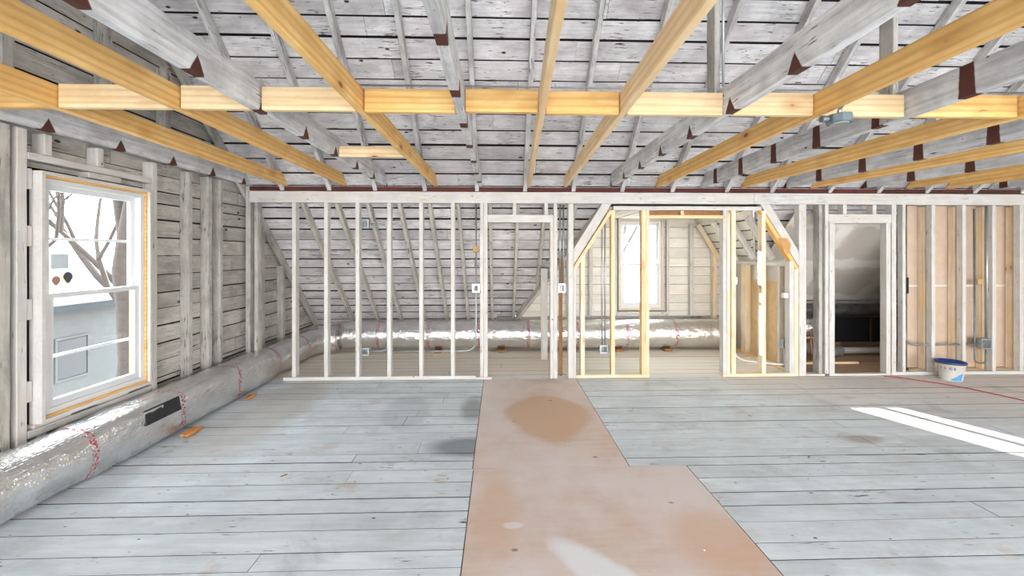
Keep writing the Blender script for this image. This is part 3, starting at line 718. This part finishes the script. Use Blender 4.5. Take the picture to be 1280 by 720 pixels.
# ------------------------------------------------------------------ windows
def frame_bm(w, h, t, y0, y1, x=0, z=0, tb=None, tt=None):
    tb = tb or t; tt = tt or t
    bm = bmesh.new()
    bx(bm, x-w/2, x-w/2+t, y0, y1, z, z+h); bx(bm, x+w/2-t, x+w/2, y0, y1, z, z+h)
    bx(bm, x-w/2+t, x+w/2-t, y0, y1, z, z+tb); bx(bm, x-w/2+t, x+w/2-t, y0, y1, z+h-tt, z+h)
    return bm
def window(name, loc, rz, w, h, jd, label, jambmat, liner=True):
    e = tag(empty(name, loc, rz), label, 'window', None, 'structure')
    link('window_jamb', frame_bm(w, h, .022, 0, jd * .52), jambmat, parent=e)
    link('dark_jamb_band', frame_bm(w, h, .022, jd * .52 + .0005, jd), BLACK, parent=e)  # black band painting in the darkness at the back of the jamb
    w1, h1 = w - .05, h - .05
    if liner: link('pine_liner', frame_bm(w1 + .004, h1 + .004, .016, .022, jd, z=.024), NEWP if liner == 1 else NEW, parent=e)
    w2, h2 = w1 - .032, h1 - .032
    link('vinyl_frame', frame_bm(w2, h2, .036, .035, .125, z=.041), WHITE, parent=e)
    wi, hi = w2 - .074, h2 - .074; zb = .041 + .037
    hs = hi / 2
    up = link('upper_sash', frame_bm(wi, hs + .02, .038, .09, .118, z=zb + hs - .02), WHITE, parent=e)
    lo = link('lower_sash', frame_bm(wi, hs + .018, .040, .050, .085, z=zb, tb=.05, tt=.036), WHITE, parent=e)
    bm = bmesh.new(); bx(bm, -wi/2+.036, wi/2-.036, .102, .105, zb+hs+.016, zb+2*hs-.036); link('glass_pane', bm, GLASS, parent=up)
    bm = bmesh.new(); bx(bm, -wi/2+.038, wi/2-.038, .066, .069, zb+.048, zb+hs-.016); link('glass_pane', bm, GLASS, parent=lo)
    bm = bmesh.new(); bx(bm, -wi/2, wi/2, .122, .132, zb+hs*1.50, zb+hs*1.50+.022); bx(bm, -wi/2, wi/2, .122, .132, zb+hs*.42, zb+hs*.42+.022)
    link('storm_bar', bm, WHITE, parent=e)
    bm = bmesh.new(); bx(bm, -.03, .03, .038, .050, zb+hs+.004, zb+hs+.018); bev(bm, .003); link('sash_lock', bm, WHITE, parent=e)
    return e
window('window_1', (-3.135, 3.345, .43), PI/2, .888, 1.74, .165, 'tall white double-hung window in the left gable wall', PAINTW, liner=2)
window('window_2', (2.465, 7.07, .61), 0, .80, 1.60, .14, 'white double-hung window in the dormer wall', PAINTW, liner=1)
tag(link('void_ring_1', frame_bm(1.10, 1.92, .115, 0, .012, z=-.10), DARK, Matrix.Translation((-3.302, 3.345, .43)) @ Matrix.Rotation(PI/2, 4, 'Z')), 'black ring standing for the shaded gap around the left window opening', 'dark ring', None, 'structure')  # black ring added to draw the dark void beside the jamb
tag(link('void_ring_2', frame_bm(.98, 1.76, .105, 0, .012, z=-.08), DARK, Matrix.Translation((2.465, 7.206, .61))), 'black ring standing for the shaded gap around the dormer window opening', 'dark ring', None, 'structure')  # same black ring, darkness of the gap drawn as a solid
# trim around the dormer window and its studs
def dst(x0, x1, z0, z1, label, cat='wall stud', mat=WH, name='wall_stud', y0=7.06, y1=7.127, group='studs of the dormer end wall'):
    return box(name, x0, x1, y0, y1, z0, z1, mat, label, cat, group)
dst(1.55, 1.61, .52, 2.18, 'pale stud left of the dormer window')
dst(1.16, 1.21, .52, 1.6, 'short pale stud at the left end of the dormer wall')
dst(1.99, 2.04, .52, 2.18, 'stud beside the left jamb of the dormer window')
dst(2.915, 2.965, .52, 2.18, 'stud beside the right jamb of the dormer window', y0=7.08)
dst(3.325, 3.39, .52, 2.12, 'pale stud right of the dormer window')
dst(3.72, 3.79, .0, 1.62, 'pine stud at the right end of the dormer wall', mat=CREAM, y0=7.04)
dst(2.045, 2.91, .54, .59, 'horizontal rail under the dormer window', 'window sill rail', name='sill_rail')

# stickers and label on the left window's upper pane
def plate_obj(name, pts, x, t, mat, label, cat):
    bm = bmesh.new(); a = [bm.verts.new((x, y, z)) for y, z in pts]; b = [bm.verts.new((x+t, y, z)) for y, z in pts]; k = len(pts)
    bm.faces.new(a); bm.faces.new(b[::-1])
    for i in range(k): bm.faces.new((a[i], b[i], b[(i+1)%k], a[(i+1)%k]))
    bmesh.ops.recalc_face_normals(bm, faces=bm.faces)
    return tag(link(name, bm, mat), label, cat)
def shield(cy, cz, r):
    return [(cy + r*(.95*math.sin(a) if math.cos(a) > -.3 else .95*math.sin(a)*.8), cz + r*(math.cos(a) if math.cos(a) > 0 else 1.25*math.cos(a))) for a in [2*PI*i/18 for i in range(18)]]
GX = -3.236
s1 = plate_obj('window_sticker', shield(3.085, 1.405, .030), GX, .0012, flat('brown sticker', (.30,.17,.13), .4), 'small round brown sticker low on the left window upper pane', 'sticker')
plate_obj('window_sticker', shield(3.165, 1.425, .038), GX, .0012, flat('dark gold sticker', (.05,.06,.08), .4), 'small dark sticker with a gold edge low on the left window upper pane', 'sticker')
b_ = link('gold_edge', sweep([(GX+.0016, y, z) for y, z in shield(3.165, 1.425, .037)[9:17]], lambda i, a: .0035, 6), YEL, parent=bpy.data.objects['window_sticker.001'])
plate_obj('window_label', [(3.05,1.49),(3.17,1.49),(3.17,1.60),(3.05,1.60)], GX, .001, flat('pale paper label', (.55,.62,.66), .7), 'pale blue grey paper label above the round stickers on the left window', 'label')

# ------------------------------------------------------------------ ducts
path = line((-2.985, -.9, .20), (-2.985, 6.30, .20), 72)
for i in range(1, 11):
    a = i / 10 * PI / 2; path.append(Vector((-2.985 + .40*(1-math.cos(a)), 6.30 + .40*math.sin(a), .20 + .02*i/10)))
rw = random.Random(3); wb = [[rw.uniform(-1, 1) for _ in range(28)] for _ in range(len(path))]
def side_r(i, a):
    j = int(a / (2*PI) * 28 + .5) % 28
    box_zone = 40 <= i <= 60
    return (.180 if box_zone else .194) * (1 + (.022 if box_zone else .012) * wb[i][j] + .01*math.sin(i*1.7))
def side_sq(i):
    return 2 + 3.4 * max(0, min(1, (i-38)/3)) * max(0, min(1, (62-i)/3))
dct = tag(link('insulated_duct', sweep(path, side_r, 28, sq=side_sq), FOIL, smooth=True), 'long foil wrapped duct lying along the left gable wall with red printed tape', 'duct', 'foil wrapped ducts')
dct.data.shade_smooth() if hasattr(dct.data, 'shade_smooth') else None
# black opening and loose flap on its box-shaped length
bm = bmesh.new()
pts = [(-2.815,3.33,.352),(-2.792,3.33,.235),(-2.792,3.68,.235),(-2.815,3.68,.352)]
a_ = [bm.verts.new(p) for p in pts]; b_ = [bm.verts.new(Vector(p)+Vector((-.03,0,-.01))) for p in pts]
bm.faces.new(a_); bm.faces.new(b_[::-1])
for i in range(4): bm.faces.new((a_[i], b_[i], b_[(i+1)%4], a_[(i+1)%4]))
bmesh.ops.recalc_face_normals(bm, faces=bm.faces)
link('black_tape_patch', bm, BLACK, parent=dct)
path2 = line((-2.56, 6.74, .276), (3.74, 6.74, .276), 64)
wb2 = [[rw.uniform(-1, 1) for _ in range(28)] for _ in range(len(path2))]
tag(link('insulated_duct', sweep(path2, lambda i, a: .225*(1+.014*wb2[i][int(a/(2*PI)*28+.5)%28]+.012*math.sin(i*1.3)) * (1.03 if i > 30 else .97), 28), FOIL, smooth=True),
    'foil wrapped duct lying across the back under the eaves and dormer window', 'duct', 'foil wrapped ducts')
for x, nm in ((.02,'behind the left doorway'),(1.20,'near the dormer post'),(1.95,'under the dormer window'),(2.75,'right of the dormer window'),(-1.0,'behind the left studs')):
    box('support_block', x-.06, x+.06, 6.60, 6.78, .001, .042, BROWN, 'small brown wood block under the back duct ' + nm, 'block', 'wood blocks under the back duct', rough=0)
def blob(loc, s, label, seed):
    rr = random.Random(seed); bm = bmesh.new(); bmesh.ops.create_icosphere(bm, subdivisions=3, radius=1)
    for v in bm.verts:
        n = 1 + .18*math.sin(v.co.x*5+seed) * math.cos(v.co.y*4) + rr.uniform(-.05,.05)
        v.co = Vector((v.co.x*s[0]*n, v.co.y*s[1]*n, max(-.9, v.co.z)*s[2]*n))
    return tag(link('foam_lump', bm, FOAM, Matrix.Translation(Vector(loc)+Vector((0,0,s[2]))), smooth=True), label, 'foam lump', 'orange foam lumps by the left duct')
blob((-2.735, 3.72, 0), (.045,.10,.022), 'orange foam lump squeezed out under the left duct beside the black patch', 2)
blob((-2.76, 4.63, 0), (.03,.10,.015), 'orange foam strip under the left duct farther from the window', 5)

# ------------------------------------------------------------------ conduits and electrical boxes
def cz(y, Y): return 1.6 + (317 - y) * Y / 512
conduit('roof_conduit', [(-1.62,4.15,3.27+.02),(6.6,4.15,3.27+.02)], 'long thin steel conduit running under the rafters from the left end to the right', r=.010)
conduit('roof_conduit', [(1.98,4.13,3.25),(3.1,4.13,3.25)], 'second short conduit alongside the long roof conduit near the board hanger', r=.012)
conduit('vertical_conduit', [(1.418,2.56,2.66),(1.418,2.56,3.9)], 'steel conduit clipped to the edge of the whitewashed board hanger', r=.008)
YC = 5.36
conduit('wall_conduit', [(-1.70,YC,1.985),(-1.46,YC,1.985),(-1.46,YC,.335),(-1.70,YC,.335)], 'thin conduit bending down beside the fourth left stud to the low box', r=.008)
conduit('wall_conduit', [(-.31,YC,2.24),(-.31,YC,.33),(-1.66,YC,.33)], 'conduit dropping left of the doorway and bending left to the low box', r=.009, bend=.16)
conduit('wall_conduit', [(.79,YC,2.24),(.79,YC,1.21)], 'left conduit of the pair between the left doorway and the dormer post', r=.010)
conduit('wall_conduit', [(.835,YC,2.24),(.835,YC,1.21)], 'right conduit of the pair between the left doorway and the dormer post', r=.010)
conduit('wall_conduit', [(1.345,YC,2.15),(1.345,YC,.40)], 'left conduit dropping to the blue grey box in front of the dormer duct', r=.010)
conduit('wall_conduit', [(1.385,YC,2.15),(1.385,YC,.40)], 'right conduit dropping to the blue grey box in front of the dormer duct', r=.010)
conduit('wall_conduit', [(3.25,5.62,1.18),(3.25,5.62,.12),(3.74,5.36,.12),(3.80,5.36,.12),(3.80,5.36,.33)], 'white looped conduit inside the right dormer frame', r=.012, bend=.2, mat=flat('white conduit', (.8,.8,.78), .4))
conduit('wall_conduit', [(3.815,5.36,.47),(3.815,5.36,1.50),(3.74,5.36,1.95)], 'conduit rising from the box beside the right dormer post', r=.010, mat=flat('pale conduit', (.72,.73,.72), .4))
YF = 5.27
CY = 5.345
conduit('wall_conduit', [(5.345,5.262,.75),(5.36,5.262,.385),(6.34,5.262,.395)], 'low horizontal conduit through the right-hand studs to their box', r=.013, bend=.25)
conduit('wall_conduit', [(6.445,5.235,.48),(6.445,5.235,2.235)], 'straight vertical conduit above the box in the right-hand bays', r=.012)
conduit('wall_conduit', [(6.445,5.245,.33),(6.445,5.245,.14),(6.345,5.29,.14),(6.345,5.30,2.2)], 'grey looped cable hanging behind the right-hand box', r=.009, mat=GALVD, bend=.06)
ebox((-1.735, 5.33, .335), .10, .10, .055, 'low steel box on the third left stud')
ebox((-1.745, 5.33, 1.985), .11, .12, .05, 'high grey steel box near the top of the third left stud')
ebox((-.31, 5.335, 1.15), .10, .11, .055, 'steel box at mid height left of the left doorway')
ebox((.81, 5.33, 1.15), .10, .12, .055, 'dark steel box at mid height between doorway and dormer post')
ebox((1.365, 5.33, .345), .11, .11, .055, 'blue grey steel box low on the yellow pine stud of the dormer opening')
ebox((3.80, 5.325, .40), .115, .12, .055, 'steel box low beside the right dormer post')
ebox((6.43, 5.225, .405), .145, .14, .055, 'large steel box on the right-hand bay studs above the floor')
ebox((3.25, 5.59, 1.22), .09, .10, .05, 'steel box at the top of the looped white conduit')
bm = bmesh.new(); bx(bm, -.35, -.265, 5.315, 5.345, 1.62, 1.70); bev(bm, .004)
tag(link('cardboard_tag', bm, CARD), 'yellow brown tag on the conduit left of the left doorway', 'tag')
bm = bmesh.new(); bx(bm, 6.36, 6.43, 5.262, 5.285, 1.19, 1.26); bev(bm, .004)
tag(link('cardboard_tag', bm, CARD), 'yellow brown clip on the conduit in the right-hand bays', 'tag')
bm = bmesh.new(); bx(bm, 5.33, 5.40, 5.30, 5.36, 2.0, 2.12); bev(bm, .004)
tag(link('switch_box', bm, BUCK), 'small white box high beside the first right-hand stud', 'switch box')
bm = bmesh.new(); bx(bm, 5.33, 5.385, 5.30, 5.36, 1.12, 1.26); bev(bm, .004)
tag(link('switch_box', bm, BUCK), 'small white box at mid height beside the first right-hand stud', 'switch box')
bm = bmesh.new(); bx(bm, 3.70, 3.765, 5.235, 5.28, 1.02, 1.085); bev(bm, .004)
tag(link('switch_box', bm, BUCK), 'small white box on the dormer frame stud above the low steel box', 'switch box')
# black bag hanging in first right bay
bm = bmesh.new(); bx(bm, 5.40, 5.52, 5.36, 5.40, 1.06, 1.28); bev(bm, .01)
tag(link('black_panel', bm, BLACK), 'black panel behind the first right-hand bay next to the white box', 'panel')

# hanging octagonal junction box
e = tag(empty('junction_box', (2.02, 2.38, 2.40)), 'grey octagonal junction box hanging under a yellow pine joist', 'junction box')
bm = bmesh.new(); bmesh.ops.create_cone(bm, cap_ends=True, segments=8, radius1=.068, radius2=.068, depth=.05)
bmesh.ops.rotate(bm, verts=bm.verts, cent=(0,0,0), matrix=Matrix.Rotation(PI/8, 3, 'Z')); bev(bm, .004); link('octagon_body', bm, GALVD, parent=e)
bm = bmesh.new(); bmesh.ops.create_cone(bm, cap_ends=True, segments=8, radius1=.05, radius2=.05, depth=.006)
bmesh.ops.rotate(bm, verts=bm.verts, cent=(0,0,0), matrix=Matrix.Rotation(PI/8, 3, 'Z')); link('cover_plate', bm, GALV, Matrix.Translation((0,0,-.029)), parent=e)
link('connector', sweep([(-.068,0,0),(-.085,0,0),(-.085,0,0),(-.11,0,0)], lambda i,a:(.014,.014,.02,.02)[i], 12), GALVD, parent=e)
link('drop_conduit', sweep(arc_path([(.0,0,.026),(.0,0,.055),(.0,-.05,.10),(.04,-.05,.24)],.05), lambda i,a:.011, 10), GALV, parent=e, smooth=True)

# ------------------------------------------------------------------ bucket, cord, debris
e = tag(empty('bucket', (5.72, 5.03, 0)), 'white plastic bucket with blue rim and blue print standing before the right-hand studs', 'bucket')
prof = [(0,.002),(.100,.002),(.104,.008),(.134,.205),(.142,.208),(.142,.222),(.134,.224),(.130,.222),(.128,.20),(.098,.012),(0,.012)]
bm = bmesh.new(); n = 32; rings = []
for r, z in prof: rings.append([bm.verts.new((r*math.cos(2*PI*j/n), r*math.sin(2*PI*j/n), z)) for j in range(n)] if r else [bm.verts.new((0,0,z))])
for a, b in zip(rings, rings[1:]):
    for j in range(n):
        if len(a) == 1: bm.faces.new((a[0], b[(j+1)%n], b[j]))
        elif len(b) == 1: bm.faces.new((a[j], a[(j+1)%n], b[0]))
        else: bm.faces.new((a[j], a[(j+1)%n], b[(j+1)%n], b[j]))
bmesh.ops.recalc_face_normals(bm, faces=bm.faces); link('bucket_body', bm, BUCK, parent=e, smooth=True)
bm = bmesh.new()
def band(bm, z0, z1, a0, a1, off, n=20, shape=None):
    pr_ = None
    rad = lambda z: .104 + (z-.008)*.03/.197 + off
    for i in range(n+1):
        a = a0 + (a1-a0)*i/n; lo, hi = (z0, z1) if not shape else shape(i/n)
        p = [bm.verts.new((rad(z)*math.cos(a), rad(z)*math.sin(a), z)) for z in (lo, hi)]
        if pr_: bm.faces.new((pr_[0], p[0], p[1], pr_[1]))
        pr_ = p
band(bm, .196, .204, -PI, PI, .0010, 40); link('yellow_stripe', bm, YEL, parent=e)
bm = bmesh.new(); rings = []
for r, z in ((.130,.208),(.145,.212),(.147,.232),(.14,.240),(.128,.236),(.12,.205),(.0,.200)):
    rings.append([bm.verts.new((r*math.cos(2*PI*j/n), r*math.sin(2*PI*j/n), z)) for j in range(n)] if r else [bm.verts.new((0,0,z))])
for a, b in zip(rings, rings[1:]):
    for j in range(n):
        if len(b) == 1: bm.faces.new((a[j], a[(j+1)%n], b[0]))
        else: bm.faces.new((a[j], a[(j+1)%n], b[(j+1)%n], b[j]))
bmesh.ops.recalc_face_normals(bm, faces=bm.faces); link('blue_rim', bm, BLUE, parent=e, smooth=True)
AV = math.atan2(-5.03, -5.72)        # direction of the camera seen from the bucket
bm = bmesh.new(); band(bm, .02, .08, AV+.05, AV+1.0, .0014, shape=lambda t: (.012, .03+.085*t)); link('blue_print', bm, LBLUE, parent=e)
def textmesh(s, size, M, mat, parent, name='lettering'):
    cu = bpy.data.curves.new(name, 'FONT'); cu.body = s; cu.size = size; cu.extrude = .0006; cu.offset = .0008
    t = bpy.data.objects.new(name, cu); C.objects.link(t); bpy.context.view_layer.update()
    me = bpy.data.meshes.new_from_object(t); bpy.data.objects.remove(t); me.materials.clear(); me.materials.append(mat)
    o = bpy.data.objects.new(name, me); C.objects.link(o); o.parent = parent; o.matrix_local = M; return o
for k, ch in enumerate('IICS'):
    a = AV - .62 + k*.30 + (0.02 if k > 1 else 0); z = .150
    rr = .104 + z*.03/.197 + .004; nrm = Vector((math.cos(a), math.sin(a), -.15)).normalized()
    tx = Vector((-math.sin(a), math.cos(a), 0)); ty = nrm.cross(tx)
    textmesh(ch, .038, basis(tx, ty, nrm, Vector((rr*math.cos(a), rr*math.sin(a), z)) - tx*.012), INK, e)
bm = sweep([(.142*math.cos(a), .142*math.sin(a), .205-.07*math.sin((a-AV+PI*.9)/(PI*.8)*PI*.5)) for a in [AV+PI*.55+ .9*PI*i/16 for i in range(17)]], lambda i,a:.0022, 6)
link('bail_handle', bm, GALV, parent=e, smooth=True)
cp = [(4.98,5.17,.008),(5.109,5.136,.008),(5.32,4.93,.008),(5.508,4.744,.008),(5.60,4.50,.008),(5.68,4.26,.008),(5.80,3.95,.008),(6.1,3.5,.008),(6.8,3.2,.008)]
conduit('extension_cord', cp, 'thin red extension cord curving over the floor in front of the right-hand studs', 'cord', .0055, REDC, .15)
rr = random.Random(11)
for k in range(14):
    x = rr.uniform(-2.2, 5.2); y = rr.uniform(2.0, 5.0)
    if k < 3: x, y = .80 + .03*k, 5.36 + .04*k
    bm = bmesh.new(); L = rr.uniform(.008, .022); bx(bm, -L, L, -.004, .004, 0, .005)
    for v in bm.verts: v.co += Vector((rr.uniform(-.003,.003), rr.uniform(-.003,.003), 0))
    tag(link('wood_splinter', bm, [BROWN, WG, WG][k%3], Matrix.Translation((x,y,.001)) @ Matrix.Rotation(rr.uniform(0,3),4,'Z')), 'tiny wood splinter scattered on the dusty attic floor', 'splinter', 'wood splinters on the floor')

# ------------------------------------------------------------------ outside: ground, neighbour house, bare trees
bm = bmesh.new(); bx(bm, -90, 90, -60, 120, -6.2, -5.6)
tag(link('ground', bm, SNOW), 'pale winter ground far below the windows', 'ground', None, 'structure')
def house(loc, rz, w, d, h, rise, label):
    e = tag(empty('neighbor_house', loc, rz), label, 'house')
    bm = bmesh.new(); bx(bm, -w/2, w/2, -d/2, d/2, 0, h); link('wall', bm, SIDING, parent=e)
    bm = bmesh.new(); ov = .4; pts = [(-d/2-ov, h-.1), (0, h+rise), (d/2+ov, h-.1), (d/2+ov, h-.3), (0, h+rise-.2), (-d/2-ov, h-.3)]
    a = [bm.verts.new((-w/2-ov, y, z)) for y, z in pts]; b = [bm.verts.new((w/2+ov, y, z)) for y, z in pts]
    for i in range(6): bm.faces.new((a[i], b[i], b[(i+1)%6], a[(i+1)%6]))
    for q in (a, b[::-1]): bm.faces.new((q[0], q[1], q[4], q[5])); bm.faces.new((q[1], q[2], q[3], q[4]))
    bmesh.ops.recalc_face_normals(bm, faces=bm.faces); link('roof', bm, SHING, parent=e)
    for fz in (.9, 3.4):
        for x in (-w*.32, -w*.1, w*.12, w*.34):
            f = link('window', frame_bm(1.0, 1.3, .06, -.04, .0, x=x, z=fz), SIDING, Matrix.Translation((0,-d/2,0)), parent=e)
            bm = bmesh.new(); bx(bm, x-.43, x+.43, -.02, .01, fz+.08, fz+1.2); link('pane', bm, HGLASS, parent=f)
    return e
house((-17, 17.0, -5.6), PI/2, 13, 8, 5.8, 1.3, 'pale neighbor house with grey roof outside the left window')
def tree(loc, h, r, seed, label, lean=(0,0), levels=5, mat=None):
    rr = random.Random(seed)
    e = tag(empty('bare_tree', loc), label, 'tree', 'bare trees outside')
    bt = bmesh.new(); bb = bmesh.new()
    def tube(bm, pts, r0, r1, n):
        rings = []
        for i, p in enumerate(pts):
            t = (pts[min(i+1,len(pts)-1)] - pts[max(i-1,0)]).normalized(); s = t.orthogonal().normalized(); w = s.cross(t)
            q = r0 + (r1-r0)*i/(len(pts)-1)
            rings.append([bm.verts.new(p + s*math.cos(2*PI*j/n)*q + w*math.sin(2*PI*j/n)*q) for j in range(n)])
        for a, b in zip(rings, rings[1:]):
            for j in range(n): bm.faces.new((a[j], a[(j+1)%n], b[(j+1)%n], b[j]))
    def grow(p, d, L, r, lv):
        pts = [p]; k = 4
        for i in range(k):
            d = (d + Vector((rr.uniform(-.2,.2), rr.uniform(-.2,.2), rr.uniform(-.05,.12)))).normalized(); pts.append(pts[-1] + d*L/k)
        tube(bb if lv < levels else bt, pts, r, r*.55, 8 if lv >= levels-1 else 4)
        if lv == 0: return
        for i in range(3 if lv < levels else 4):
            q = pts[rr.choice([2,3,4])] if i else pts[-1]
            nd = (d + Vector((rr.uniform(-1,1), rr.uniform(-1,1), rr.uniform(-.3,.8)))*.85).normalized()
            grow(q, nd, L*rr.uniform(.55,.8), r*.5 if i else r*.56, lv-1)
    grow(Vector((0,0,0)), Vector((lean[0], lean[1], 1)).normalized(), h, r, levels)
    link('trunk', bt, mat or BARK, parent=e, smooth=True); link('branches', bb, mat or BARK, parent=e, smooth=True)
    return e
tree((-8.6, 9.0, -5.6), 6.6, .22, 4, 'thick bare tree closest outside the left window, with leaning trunk', (-.03,.0))
tree((-9.7, 10.6, -5.6), 6.6, .30, 9, 'bare tree just behind the closest one outside the left window', (.10,.06))
tree((-11.6, 13.0, -5.6), 5.2, .2, 23, 'farther slim bare tree between the near ones and the house')
tree((7.6, 24, -5.6), 7.0, .22, 21, 'bare tree far outside the dormer window', mat=flat('pale bark', (.12, .11, .105), .9))

# ------------------------------------------------------------------ sky, sun, camera
w = bpy.data.worlds.new('sky'); bpy.context.scene.world = w; w.use_nodes = True
nt = w.node_tree; bg = nt.nodes['Background']
tc = nt.nodes.new('ShaderNodeTexCoord'); sp = nt.nodes.new('ShaderNodeSeparateXYZ'); nt.links.new(tc.outputs['Generated'], sp.inputs[0])
rp = nt.nodes.new('ShaderNodeValToRGB'); nt.links.new(sp.outputs[2], rp.inputs[0])
rp.color_ramp.elements[0].position = .0; rp.color_ramp.elements[0].color = (1.0, .98, .96, 1)
rp.color_ramp.elements[1].position = .6; rp.color_ramp.elements[1].color = (.82, .91, 1.0, 1)
nt.links.new(rp.outputs[0], bg.inputs[0]); bg.inputs[1].default_value = 12.5
sun = bpy.data.lights.new('sun', 'SUN'); sun.energy = 55; sun.angle = .009; sun.color = (1, .93, .82)
so = bpy.data.objects.new('sun', sun); C.objects.link(so)
el = math.radians(12.5); hd = Vector((.43, -.903, 0)).normalized()
d = Vector((hd.x*math.cos(el), hd.y*math.cos(el), -math.sin(el)))
so.rotation_euler = d.to_track_quat('-Z', 'Y').to_euler(); so.location = (-5, 20, 8)

def portal(loc, dirn, sx, sy):
    # Cycles light portal: emits nothing, only tells the sampler where the sky comes in
    l = bpy.data.lights.new('sky_portal', 'AREA'); l.shape = 'RECTANGLE'; l.size = sx; l.size_y = sy; l.cycles.is_portal = True
    o = bpy.data.objects.new('sky_portal', l); C.objects.link(o); o.location = loc
    o.rotation_euler = Vector(dirn).to_track_quat('-Z', 'X' if abs(dirn[0]) < .5 else 'Y').to_euler()
    return o
portal(((XR-3.3)/2, -4.68, 1.3), (0, 1, -1), 3.75, XR+3.3)
portal((-3.33, 3.345, 1.3), (1, 0, 0), .85, 1.72).data.size = 1.7
portal((2.465, 7.24, 1.41), (0, -1, 0), 1.56, .76)
cam = bpy.data.cameras.new('camera'); co = bpy.data.objects.new('camera', cam); C.objects.link(co)
co.location = (0, 0, 1.6); co.rotation_euler = (PI/2, 0, -math.radians(1.7))
cam.sensor_width = 36; cam.lens = 14.4; cam.shift_y = -43/1280; cam.clip_start = .02; cam.clip_end = 500
sc = bpy.context.scene; sc.camera = co
sc.view_settings.view_transform = 'Standard'; sc.view_settings.look = 'None'; sc.view_settings.gamma = 1
sc.view_settings.use_curve_mapping = False; sc.view_settings.exposure = -0.12
